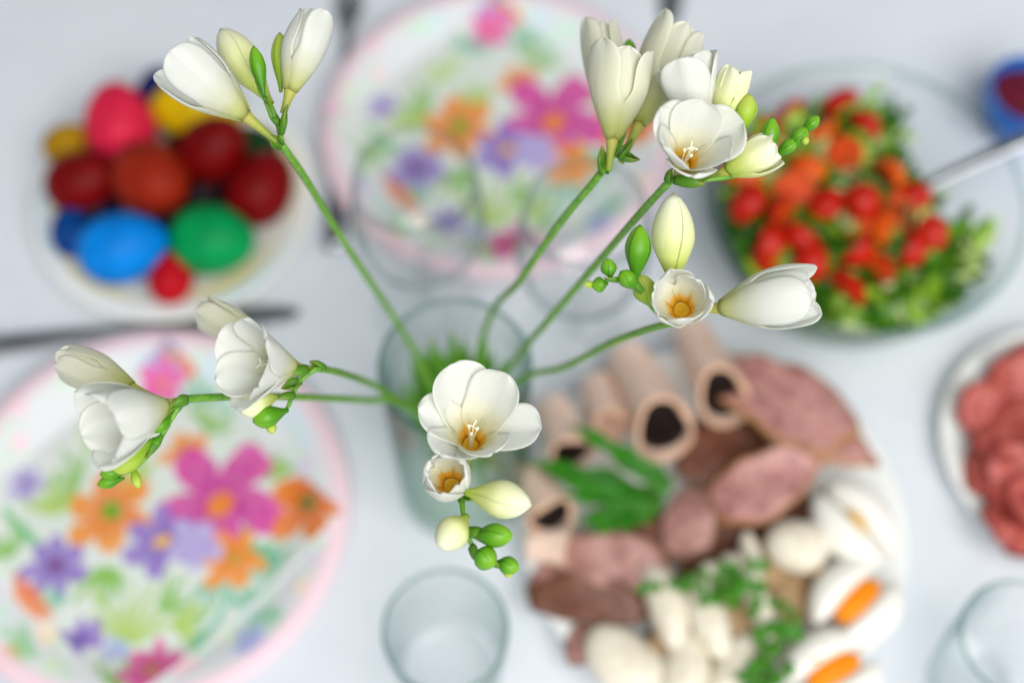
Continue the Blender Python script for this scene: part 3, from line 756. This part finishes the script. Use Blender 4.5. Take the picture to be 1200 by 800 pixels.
M_MUSH = mat_simple('mushroom', (214, 204, 182), (236, 229, 212), 130, .42, .4, .2, sss=.12)
M_GILL = mat_simple('mushroom_gill', (150, 118, 82), (186, 158, 122), 300, .6, .2, .4)
def blob(c, a, b, h, rot, tilt, seed, bendk=.0, cut=-.35):
    R = random.Random(seed); p1, p2 = R.random() * 6, R.random() * 6; nu, nv = 14, 24; V = []
    for i in range(nu):
        t = math.pi * i / (nu - 1)
        for j in range(nv):
            p = 6.28319 * j / nv
            k = 1 + .07 * math.sin(2 * p + p1 + t) + .05 * math.sin(3 * p + p2) * math.sin(2 * t)
            x, y, z = a * math.sin(t) * math.cos(p) * k, b * math.sin(t) * math.sin(p) * k, h * math.cos(t)
            z = max(z, cut * h); y += bendk * (x * x - .5 * a * a) / a
            V.append((x, y, z))
    rot, tilt = D(rot), D(tilt); fr = frame((math.sin(tilt) * math.cos(rot + 1.57), math.sin(tilt) * math.sin(rot + 1.57), math.cos(tilt)), 0, (0, 1, .01))
    cr, sr = math.cos(rot), math.sin(rot); V = np.array(V) @ np.array([[cr, sr, 0], [-sr, cr, 0], [0, 0, 1]])
    return place(V, c, frame((math.sin(tilt), 0, math.cos(tilt)), 0, (0, 1, 0))), gridf(nu, nv, True)
MG = 'pale mushroom pieces on the platter'
def mushroom_cap(c, r, label):
    t = thing('mushroom', c, label, 'mushroom', MG)
    v = blob(c, r, r * .92, r * .75, 20, 10, 4, 0, -.2); mk('cap', [v], M_MUSH, t)
    s = tube(catmull([c + A(.2, -.3, -.1), c + A(.7, -.9, -.2), c + A(1.0, -1.5, -.3)], 5), lambda u: .5 - .08 * u, 14); mk('stalk', [s], M_GILL, t)
mushroom_cap(Wz(934, 640, 3.1), 1.75, 'large round cream mushroom cap beside the folded pink roast')
for u, v, z, a, b, h, rot, bk, lab in [
   (779, 710, 2.7, 2.0, .85, .8, 105, .15, 'tall pale mushroom slice standing by the dark brown roast'),
   (832, 722, 2.8, 1.9, .85, .8, 98, -.1, 'pale mushroom slice with a yellowish top beside the parsley'),
   (886, 706, 2.8, 1.5, .6, .7, 110, .1, 'narrow mushroom slice in the middle of the parsley'),
   (735, 776, 2.2, 2.1, 1.3, .9, -30, .1, 'broad flat mushroom slice at the platter edge'),
   (880, 655, 2.8, 1.2, .5, .6, 95, .0, 'thin white mushroom sliver touching the round cap'),
   (836, 674, 2.9, .75, .6, .6, 0, .0, 'small mushroom button under the parsley sprig'),
   (905, 738, 3.0, .7, .55, .5, 40, .0, 'tiny mushroom button beside the opened egg'),
   (800, 786, 2.3, 1.9, 1.0, .8, 70, .1, 'pinkish cream mushroom slice next to the broad flat one'),
   (860, 780, 2.3, 1.6, .9, .8, 60, .1, 'mushroom piece in front of the yellowish slice'),
   (858, 664, 2.6, .7, .6, .5, 10, .0, 'grey-white mushroom button by the roast slices'),
   (905, 660, 1.8, 1.6, 1.2, .6, 20, .0, 'brown-gilled mushroom slice lying under the round cap'),
   (812, 745, 1.6, 2.2, 1.4, .6, 30, .0, 'brown-gilled mushroom slice underneath the pale slices'),
   (868, 730, 1.8, 2.0, 1.4, .6, -30, .0, 'brown-gilled mushroom slice underneath the parsley'),
   (925, 700, 1.8, 1.6, 1.1, .6, 60, .0, 'brown-gilled mushroom slice between parsley and round cap'),
   (845, 800, 1.6, 1.8, 1.1, .6, 0, .0, 'brown-gilled mushroom slice at the front of the platter')]:
    a, b, h = a * 1.3, b * 1.25, h * 1.2
    mk_o = mk('mushroom_piece', [blob(Wz(u, v, z), a, b, h, rot, 8, int(u), bk)], M_GILL if 'gilled' in lab else M_MUSH, org=Wz(u, v, z)); tag(mk_o, lab, 'mushroom', MG)

M_EW = mat_simple('egg_white', (238, 234, 224), (246, 243, 236), 150, .3, .45, .03, sss=.15)
M_YOLK = mat_simple('egg_yolk', (232, 128, 8), (246, 150, 16), 300, .6, .2, .3)
def egg_wedge(c, rot, label, a=2.5, b=1.25, open_=1.0, yk=.66, ym=None):
    """a boiled egg cut lengthwise and opened: two rounded lobes of white, the yolk between"""
    t = thing('boiled_egg', c - A(0, 0, 1.2), label, 'egg', 'boiled eggs on the platter')
    r0 = D(rot); X = A(math.cos(r0), math.sin(r0), 0); Y = A(-X[1], X[0], 0); Z = A(0, 0, 1)
    for sgn in (1, -1):
        V = []; nu, nv = 20, 26
        for i in range(nu):
            u = math.pi * i / (nu - 1)
            for j in range(nv):
                p = 6.28319 * j / nv; rr = math.sin(u) * (1 - .1 * math.cos(u) * sgn)
                y = b * rr * math.cos(p); y = y if y * sgn > 0 else y * .55
                V.append(c + X * a * math.cos(u) + Y * (sgn * 1.12 * open_ + y + sgn * .22 * (math.cos(u) ** 2) * -1.6) + Z * (.95 * b * rr * math.sin(p)))
        mk('egg_white', [(np.array(V), gridf(nu, nv, True))], M_EW, t)
    V = []
    for i in range(16):
        u = math.pi * i / 15
        for j in range(16):
            p = 6.28319 * j / 16; V.append(c + X * a * yk * math.cos(u) + Y * .85 * open_ * math.sin(u) ** 1.3 * math.cos(p) + Z * (.42 + .55 * math.sin(u) * math.sin(p)))
    mk('yolk', [(np.array(V), gridf(16, 16, True))], ym or M_YOLK, t)
egg_wedge(Wz(1003, 706, 3.1), 42, 'opened boiled egg with bright orange yolk beside the parsley')
egg_wedge(Wz(975, 788, 3.1), 28, 'opened boiled egg with dull yellow-orange yolk at the platter edge')
egg_wedge(Wz(1000, 614, 3.0), -52, 'opened boiled egg with mostly hidden yolk beside the round mushroom', 2.6, 1.35, .72, .3, mat_simple('egg_yolk_dull', (196, 150, 60), (216, 172, 80), 300, .6, .2, .3))
def parsley(c, n, spread, seed, label):
    t = thing('parsley_sprig', c, label, 'parsley'); R = random.Random(seed)
    for k in range(n):
        p = c + A(R.gauss(0, spread[0]), R.gauss(0, spread[1]), R.uniform(.0, .7)); a = R.random() * 6.28; l = R.uniform(.6, 1.1)
        mk('leaf', [leaf_part(p, p + A(l * math.cos(a), l * math.sin(a), R.uniform(-.2, .4)), .3, .1, lobes=3, n=9)], M_PARS, t, solid=.02)
        if k % 5 == 0: mk('stem', [tube(catmull([c, (c + p) / 2 + A(0, 0, .3), p], 4), lambda u: .06, 6)], M_STEM, t)
parsley(Wz(845, 690, 3.7), 26, (1.3, .55), 1, 'curly green parsley sprig over the mushroom slices')
parsley(Wz(915, 745, 3.4), 26, (.7, .9), 2, 'green parsley sprig between mushrooms and opened eggs')
parsley(Wz(895, 790, 2.9), 18, (.7, .7), 3, 'green parsley sprig at the front platter edge')

# ------------------------------------------------------------------ salami plate
SP = Wz(1258, 518, 1.2) * A(1, 1, 0)
china_dish(SP, 7.6, .7, 'white plate of overlapping red salami slices')
k = 0
for u, v, z, r in [(1215, 420, 1.9, 2.0), (1196, 452, 2.1, 2.1), (1160, 478, 1.8, 2.0), (1172, 520, 2.2, 2.0), (1160, 555, 1.8, 1.9), (1192, 560, 2.3, 2.1), (1190, 608, 1.8, 2.1), (1205, 498, 2.5, 2.1), (1230, 540, 2.7, 2.1), (1215, 590, 2.4, 2.1),
                   (1225, 635, 1.8, 2.0), (1240, 460, 2.4, 2.1), (1262, 500, 2.8, 2.2), (1268, 575, 2.5, 2.2)]:
    k += 1
    meat_slice(Wz(u, v, z), r, r * .92, k * 1.1, D(14 + 7 * (k % 3)), k * 1.9, -.22 if k % 2 else .18, .26, SAL, 'salami_slice',
               'thin round red salami slice overlapping others on the white plate', 'salami', 'salami slices on the white plate', 40 + k, .12)

# ------------------------------------------------------------------ freesias
def bud_part(L, Rm, twist=.6, tipr=.05, full=.62, n=16, m=13):
    parts = []
    for s in range(3):
        V, U = [], []
        for i in range(n):
            t = i / (n - 1); prof = Rm * (.16 + .84 * sm(0, full, t) ** .9) * max(0.0, 1 - max(0, (t - full) / (1 - full)) ** 1.8) ** .72
            for j in range(m):
                f = j / (m - 1); a = 2 * math.pi * (s / 3 + (f * 1.18 - .09) / 3) + twist * t
                rr = prof * (1.06 - .11 * f + .03 * math.cos((f - .5) * 3.1)) + .004
                V.append((rr * math.cos(a), rr * math.sin(a), L * t - (.05 * L * (1 - f) * sm(.8, 1, t)) * (s == 1))); U.append((f, t))
        parts.append((np.array(V), gridf(n, m), np.array(U)))
    return parts
def bud(t, base, tip, wpx, mat, name='bud', roll=0.0, full=.62, twist=.6):
    """base, tip as (u, v, depth); wpx is the width seen"""
    b, e = Wd(*base), Wd(*tip); L = np.linalg.norm(e - b); Rm = wpx / 2 / FPX * (base[2] + tip[2]) / 2
    fr = frame(e - b, roll, (.3, .5, .8))
    return mk(name, [(place(p[0], b, fr), p[1], p[2]) for p in bud_part(L, Rm, twist, full=full)], mat, t, org=b, solid=.02)

def petal_mesh(rt, arc, a0, a1, W, ph, fr, base, zt, off, R, cup=1.25, n=26, m=15, flare=1.0):
    s = 1 - (1 - np.linspace(0, 1, n)) ** 1.7; al = np.radians(a0 + (a1 - a0) * sm(.12, 1.0, s) ** flare)
    ds = np.diff(s) * arc; r = rt + np.concatenate([[0], np.cumsum(np.sin((al[1:] + al[:-1]) / 2) * ds)])
    z = zt + np.concatenate([[0], np.cumsum(np.cos((al[1:] + al[:-1]) / 2) * ds)])
    r = np.maximum(r, .05)
    shape = W * (s ** .5) * np.clip(1 - s ** 5.5, 0, 1) ** .5 * 1.1
    g = sm(.22, .55, s); w = shape * g + np.minimum(1.25 * math.pi * r / 3, W * 1.3) * (1 - g)
    g2 = sm(.3, 1.0, s); Rc = np.maximum(r, .1) * (1 - g2) + max(W * cup, .2) * g2
    V, U = [], []; r1, r2 = R.random() * 6, R.random() * 6
    for i in range(n):
        for j in range(m):
            x = (-1 + 2 * j / (m - 1)) * w[i]; x01 = x / max(w[i], 1e-4)
            a = np.clip(x / Rc[i], -1.9, 1.9)
            t_, nin = Rc[i] * math.sin(a), Rc[i] * (1 - math.cos(a))
            nin += off + s[i] ** 2 * (.10 * math.sin(4 * s[i] + r1 + 2.6 * x01) * x01 ** 2 + .05 * math.sin(5 * x01 + r2)) + .035 * (1 - abs(x01)) ** 3 * g[i] * -1
            tipv = -.10 * arc * .35 * (x01 ** 2) * sm(.8, 1, s[i])
            rr = r[i] - nin * math.cos(al[i]); zz = z[i] + nin * math.sin(al[i]) + tipv * 0
            V.append((rr * math.cos(ph) - t_ * math.sin(ph), rr * math.sin(ph) + t_ * math.cos(ph), zz)); U.append((j / (m - 1), s[i]))
    return place(np.array(V), base, fr), gridf(n, m), np.array(U)

FL_SEED = [100]
def flower(t, base, tip, a0=24, a1=-8, W=.85, roll=0.0, tube_f=.27, arc=None, mat=None, throat=False, stamens=False, jit=6, adj=None, rt=.26, cup=1.25, wadj=None, skip=(), name='flower', aadj=None, dirs=()):
    FL_SEED[0] += 1; R = random.Random(FL_SEED[0]); mat = mat or M_WHITE
    b, e = Wd(*base), Wd(*tip); ax = e - b; L = np.linalg.norm(ax); fr = frame(ax, roll, (.3, .5, .8)); zt = L * tube_f
    if arc is None:
        ss = np.linspace(0, 1, 40); arc = (L - zt) / np.mean(np.cos(np.radians(a0 + (a1 - a0) * sm(.12, 1, ss))))
    prof = [(.13, 0), (.14, zt * .3), (.17, zt * .6), (rt * .85, zt * .9), (rt * 1.04, zt * 1.06), (rt * .8, zt * .98), (.01, zt * .84)]
    lv = lathe(prof, 16); f = mk(name, [(place(lv[0], b, fr), lv[1], lv[2])], M_TUBE, t, org=b)
    for k in range(6):
        if k in skip: continue
        inner = k % 2
        aa = a1 + R.uniform(-jit, jit) + (adj.get(k, 0) if adj else 0) - (3 if inner else 0)
        ww = W * (1 + R.uniform(-.05, .05)) * (.95 if inner else 1) * (wadj.get(k, 1) if wadj else 1)
        al = arc * (1 + R.uniform(-.04, .04)) * (aadj.get(k, 1) if aadj else 1)
        dv = fr[0] * math.cos(k * math.pi / 3) + fr[1] * math.sin(k * math.pi / 3); ia = math.degrees(math.atan2(dv[1] * CT + dv[2] * ST, dv[0]))
        for (da, dd, dw, dl) in dirs:
            if abs((ia - da + 180) % 360 - 180) <= 30: aa += dd; ww *= dw; al *= dl
        pv = petal_mesh(rt, al, a0 + (-2 if inner else 1), aa, ww, k * math.pi / 3, fr, b, zt, .035 if inner else -.02, R, cup)
        mk('petal', [pv], M_THROAT if (throat and (inner or throat == 2)) else mat, f, org=pv[0].mean(0), solid=.022)
    if stamens:
        top = zt + arc * .45
        for k in range(3):
            q = k * 2.094 + .4; P = place(np.array([(0.05 * math.cos(q), .05 * math.sin(q), zt * .8), (.1 * math.cos(q), .1 * math.sin(q), zt + arc * .2), (.2 * math.cos(q), .2 * math.sin(q), top)]), b, fr)
            st = mk('stamen', [tube(catmull(P, 5), lambda u: .028 + .03 * (u > .8), 6)], M_STAMEN, f)
        P = place(np.array([(0, 0, zt), (.02, 0, zt + arc * .3), (0, .03, top + .15)]), b, fr)
        mk('style', [tube(catmull(P, 5), lambda u: .03, 6)], M_STAMEN, f)
        for k in range(3):
            q = k * 2.094 + 1.2; P = place(np.array([(0, .03, top + .12), (.1 * math.cos(q), .1 * math.sin(q), top + .24), (.24 * math.cos(q), .24 * math.sin(q), top + .28)]), b, fr)
            mk('stigma', [tube(catmull(P, 4), lambda u: .028, 6)], M_STAMEN, f)
    return f
def bract(t, base, tip, wpx, mat=None):
    b, e = Wd(*base), Wd(*tip); L = np.linalg.norm(e - b); r = wpx / 2 / FPX * base[2]; fr = frame(e - b, base[0] * .37, (.3, .5, .8)); V, U = [], []
    for i in range(9):
        s = i / 8
        for j in range(11):
            x = -1 + j * .2; a = x * 2.1 * (1 - .35 * s); rr = r * (.75 + .45 * math.sin(2.6 * s)) * (1 - .25 * s ** 4)
            V.append((rr * math.cos(a), rr * math.sin(a), L * s * (1 - .45 * abs(x) ** 1.5 * s))); U.append((j / 10, s))
    mk('bract', [(place(np.array(V), b, fr), gridf(9, 11), np.array(U))], mat or M_BRACT, t, org=b, solid=.03)
def stem(t, pts, r0=.17, r1=.15, name='stem'):
    P = catmull(pts, 12); mk(name, [tube(P, lambda u: r0 + (r1 - r0) * u + .004 * math.sin(u * 40), 12)], M_STEM, t)
def rachis(t, pts, r0=.12, r1=.06):
    P = catmull([Wd(*p) for p in pts], 8); mk('rachis', [tube(P, lambda u: r0 + (r1 - r0) * u + .012 * math.sin(u * 22) ** 2, 10)], M_STEM, t)
def spray(label, rim, foot, path):
    """rim: pixel where it leans on the vase lip; foot: offset on the vase floor; path: pixels with depth outside"""
    b = VC + A(foot[0], foot[1], 1.15); lipp = Wz(rim[0], rim[1], VH - .1)
    d = (lipp - VC)[:2]; n = np.hypot(*d)
    if n > VR - .5: lipp[:2] = VC[:2] + d / n * (VR - .5)
    t = thing('freesia_spray', b, label, 'freesia', 'white freesias in the vase')
    pts = [b, b * .5 + lipp * .5 + A(0, 0, .2), lipp] + [Wd(*p) for p in path]
    stem(t, pts); return t

# -- the spray reaching over the dyed eggs
t = spray('freesia stem arching over the dyed eggs with two white blooms', (474, 392), (1.7, -1.6), [(402, 282, 63), (355, 205, 57), (330, 170, 54.5)])
rachis(t, [(330, 170, 54.5), (327, 150, 54.2), (318, 128, 54), (306, 108, 54), (300, 92, 54)], .12, .07)
flower(t, (324, 166, 54.3), (203, 66, 53.2), 27, 0, 1.2, .5, tube_f=.30, jit=7)
bud(t, (318, 122, 54.8), (258, 34, 55.6), 42, M_CREAM, roll=.8, full=.6)
flower(t, (332, 133, 54), (369, 14, 54), 22, -18, .9, .2, tube_f=.22, jit=4, mat=M_WHITE)
bud(t, (329, 108, 54.3), (328, 38, 54.6), 20, M_LIME, roll=.3)
bud(t, (310, 114, 53.7), (297, 54, 53.6), 17, M_GREEN)
for b_ in [((330, 158, 54), (341, 124, 53.6), 11), ((327, 146, 54), (306, 122, 53.7), 11), ((331, 172, 54.2), (312, 160, 54), 12), ((322, 140, 53.8), (316, 112, 53.8), 9)]: bract(t, *b_)

# -- tall pale spray
t = spray('freesia stem with clustered half-closed ivory blooms behind the open flower', (578, 366), (-1.4, -1.2), [(608, 330, 63), (655, 263, 58.5), (700, 208, 55.5), (718, 180, 55)])
rachis(t, [(718, 180, 55), (730, 160, 55.4), (738, 110, 56.4), (738, 60, 57)], .11, .06)
flower(t, (713, 200, 54.8), (731, 54, 54.6), 27, -9, 1.12, .35, tube_f=.25, mat=M_IVORY, jit=5)
flower(t, (722, 176, 56), (704, 28, 57.6), 17, -12, .8, .1, tube_f=.25, mat=M_IVORY, jit=4)
flower(t, (728, 190, 55.5), (801, 34, 56.8), 22, -8, 1.0, .7, tube_f=.28, mat=M_IVORY, jit=6)
bud(t, (738, 78, 57), (737, 46, 57.4), 14, M_GREEN)
for b_ in [((708, 205, 55), (709, 172, 54.6), 14), ((726, 182, 54.8), (750, 182, 54.4), 14), ((724, 186, 54.6), (738, 160, 54.4), 12)]: bract(t, *b_)

# -- open bloom with stamens, tip of buds over the salad
t = spray('freesia stem with wide-open bloom and green bud tip over the salad', (618, 412), (-1.9, -.2), [(640, 378, 65), (700, 308, 59.6), (752, 248, 55.6), (786, 211, 53.5)])
rachis(t, [(786, 211, 53.5), (818, 211, 53.4), (862, 206, 53.3), (896, 194, 53.2), (918, 172, 53.1), (940, 152, 53)], .11, .06)
flower(t, (789, 212, 55.0), (816, 163, 52.2), 26, 36, 1.3, math.radians(40), tube_f=.36, arc=2.6, throat=True, stamens=True, jit=6, rt=.34, cup=1.5, dirs=[(-90, 8, .95, .82), (40, 6, 1.05, 1.1)])
flower(t, (835, 205, 54.6), (806, 88, 54.0), 16, 14, 1.2, .3, tube_f=.3, jit=5, arc=3.4)
flower(t, (836, 176, 54.2), (864, 82, 53.6), 18, -14, .8, .4, tube_f=.24, mat=M_CREAM, jit=4)
bud(t, (866, 162, 53.6), (879, 110, 53.4), 24, M_LIME)
flower(t, (838, 206, 53.4), (912, 172, 52.8), 26, -14, .8, .4, tube_f=.18, mat=M_CREAM, jit=4)
bud(t, (897, 192, 53.1), (905, 137, 52.8), 21, M_GREEN)
bud(t, (908, 184, 53), (934, 164, 52.9), 15, M_GREEN); bud(t, (922, 176, 53), (946, 150, 52.9), 18, M_GREEN); bud(t, (938, 156, 53), (960, 137, 52.8), 14, M_GREEN); bud(t, (936, 166, 52.8), (948, 164, 52.6), 9, M_LIME)
for b_ in [((790, 211, 53.3), (828, 214, 53), 13), ((800, 212, 53.2), (846, 208, 52.9), 12), ((782, 214, 53.3), (792, 200, 53.2), 13)]: bract(t, *b_)

# -- low right spray
t = spray('freesia stem with cup-shaped bloom and sideways bloom above the meat platter', (620, 446), (-1.6, .9), [(660, 430, 66), (715, 402, 61), (758, 386, 57.6), (788, 378, 55.6)])
rachis(t, [(788, 378, 55.4), (768, 364, 55.2), (752, 344, 53.9), (728, 328, 52.8), (704, 331, 52.7), (692, 336, 52.6)], .11, .05)
flower(t, (800, 374, 55.2), (796, 343, 51.8), 34, 4, .95, .3, tube_f=.36, arc=2.1, throat=2, jit=8, rt=.32, cup=1.2)
flower(t, (822, 364, 54.2), (955, 343, 52.6), 28, -16, 1.2, .8, tube_f=.16, jit=6)
bud(t, (789, 338, 53.8), (789, 226, 53.2), 48, M_CREAM, roll=1.0, full=.55)
bud(t, (744, 332, 52.9), (750, 263, 52.6), 29, M_GREEN, full=.6)
bud(t, (764, 360, 54.4), (749, 322, 53.8), 27, M_LIME, full=.5)
bud(t, (748, 340, 52.7), (727, 318, 52.4), 20, M_GREEN); bud(t, (716, 326, 52.7), (711, 303, 52.4), 18, M_GREEN, full=.5); bud(t, (712, 332, 52.6), (694, 335, 52.4), 17, M_GREEN, full=.5); bud(t, (700, 334, 52.6), (684, 333, 52.4), 8, M_LIME)
for b_ in [((790, 378, 55.2), (764, 362, 55), 12), ((752, 342, 52.8), (735, 326, 52.6), 11), ((728, 328, 52.8), (708, 322, 52.5), 9)]: bract(t, *b_)

# -- left upper spray
t = spray('freesia stem with open bloom at its tip beside the floral plate', (458, 468), (1.9, 1.0), [(436, 450, 66), (400, 437, 59), (372, 431, 55)])
rachis(t, [(372, 431, 55), (356, 442, 54.8), (344, 460, 54.6), (335, 480, 54.4), (318, 486, 54.2)], .11, .06)
flower(t, (366, 432, 55.2), (276, 424, 52.6), 30, 28, 1.22, 1.1, tube_f=.26, arc=2.9, jit=8, rt=.3, cup=1.4, stamens=True)
flower(t, (330, 410, 56.6), (236, 362, 57.2), 20, -16, .8, .2, tube_f=.3, mat=M_IVORY, jit=3)
bud(t, (326, 464, 54.6), (278, 478, 53.6), 34, M_CREAM, roll=.5)
bud(t, (338, 480, 54.2), (296, 494, 53.8), 25, M_GREEN); bud(t, (316, 490, 54.2), (319, 508, 53.9), 11, M_LIME)
for b_ in [((360, 432, 54.6), (338, 440, 54.2), 13), ((352, 446, 54.6), (330, 452, 54.2), 13), ((344, 462, 54.4), (326, 470, 54), 11), ((380, 432, 55), (362, 428, 54.6), 13)]: bract(t, *b_)

# -- left lower spray
t = spray('freesia stem stretching over the floral napkin with a drooping bud tip', (462, 474), (2.2, .2), [(432, 469, 66.5), (380, 466, 62), (300, 464, 57), (225, 467, 53.7), (212, 471, 53)])
rachis(t, [(212, 471, 53), (204, 485, 52.9), (192, 506, 52.8), (176, 530, 52.7), (156, 550, 52.6), (128, 560, 52.6)], .11, .06)
flower(t, (214, 468, 53.2), (112, 500, 50.6), 32, 12, 1.28, .9, tube_f=.2, arc=3.2, jit=9, rt=.28, cup=1.25)
flower(t, (190, 470, 54.6), (72, 420, 55.2), 20, -14, .82, .1, tube_f=.3, mat=M_IVORY, jit=3)
bud(t, (182, 514, 52.7), (128, 553, 52.3), 30, M_LIME, roll=.4)
bud(t, (150, 551, 52.5), (117, 556, 52.2), 16, M_GREEN); bud(t, (146, 560, 52.5), (114, 568, 52.3), 14, M_GREEN); bud(t, (156, 546, 52.6), (162, 572, 52.3), 11, M_LIME); bud(t, (204, 486, 52.9), (178, 506, 52.6), 15, M_GREEN); bud(t, (194, 506, 52.8), (172, 530, 52.6), 12, M_GREEN)
for b_ in [((220, 468, 53), (196, 470, 52.7), 15), ((212, 474, 52.9), (196, 492, 52.6), 12), ((186, 516, 52.7), (168, 534, 52.5), 10)]: bract(t, *b_)

# -- front spray
t = spray('freesia stem with wide bloom and hanging chain of green buds', (548, 505), (.2, 2.0), [(549, 520, 62.5), (548, 545, 57.4), (546, 568, 54.8), (541, 586, 53)])
rachis(t, [(541, 586, 53), (544, 608, 52.3), (552, 636, 52.1), (566, 652, 52), (592, 664, 51.9)], .105, .055)
flower(t, (547, 545, 56), (560, 466, 51.4), 28, 42, 1.3, math.radians(20), tube_f=.32, arc=2.95, throat=True, stamens=True, jit=5, rt=.32, cup=1.45, dirs=[(180, 16, 1, 1.0), (-30, 20, .95, 1.05), (90, -10, 1.1, 1.14), (45, -8, 1.05, 1.12), (-100, 22, .85, .7)])
flower(t, (534, 578, 54.4), (521, 552, 51.6), 34, -14, .95, .9, tube_f=.36, arc=2.0, throat=2, jit=6, rt=.32, cup=1.15)
bud(t, (543, 576, 52.4), (623, 592, 51.6), 43, M_CREAM, roll=.5, full=.58)
bud(t, (548, 604, 52.2), (514, 642, 51.2), 38, M_CREAM, roll=.9, full=.5)
bud(t, (551, 627, 52.0), (601, 627, 51.4), 27, M_GREEN, full=.58); bud(t, (556, 646, 52), (580, 660, 51.4), 28, M_GREEN, full=.5); bud(t, (580, 658, 51.9), (608, 666, 51.4), 21, M_GREEN, full=.55); bud(t, (592, 664, 51.8), (598, 675, 51.5), 11, M_LIME)
for b_ in [((541, 580, 52.3), (560, 580, 52), 12), ((548, 622, 52.1), (570, 628, 51.8), 14), ((553, 640, 52), (566, 656, 51.7), 14), ((570, 654, 51.9), (592, 662, 51.6), 11)]: bract(t, *b_)

# -- leaf shapes added in the vase to stand for the stems' refracted green
M_VGREEN = mat_petal('refracted_green', [(0, (110, 168, 50)), (.5, (92, 160, 36)), (1, (120, 182, 56))], trans=.35, rough=.4, vein=.1)
t = thing('refracted_green_tuft', VC + A(.4, 1.2, 1.2), 'narrow green leaf shapes added inside the glass vase as refracted stem green', 'leaves')
for x0, y0, x1, y1, z1, w in [(.8, 1.0, -1.9, 2.6, 12.2, .42), (.4, .9, .3, 3.0, 12.6, .45), (-.3, .8, 1.9, 2.4, 12.4, .42), (.9, .3, 2.7, 1.2, 11.6, .4), (-.6, .2, -2.8, 1.0, 11.4, .42), (.2, .5, -.9, 2.9, 11.2, .4), (0, .4, 1.1, 2.8, 10.8, .4), (.3, .6, -1.4, 2.7, 13.2, .45), (-.2, .7, 1.5, 2.6, 13.4, .42), (.1, .9, -.3, 2.9, 13.6, .42), (.5, .2, 2.5, 1.8, 12.8, .4), (-.4, .3, -2.4, 1.8, 12.8, .42)]:
    mk('leaf', [leaf_part(VC + A(x0, y0, 1.2), VC + A(x1, y1, z1), w * 1.7, -.15, (0, -1, .2), n=18)], M_VGREEN, t, solid=.04)
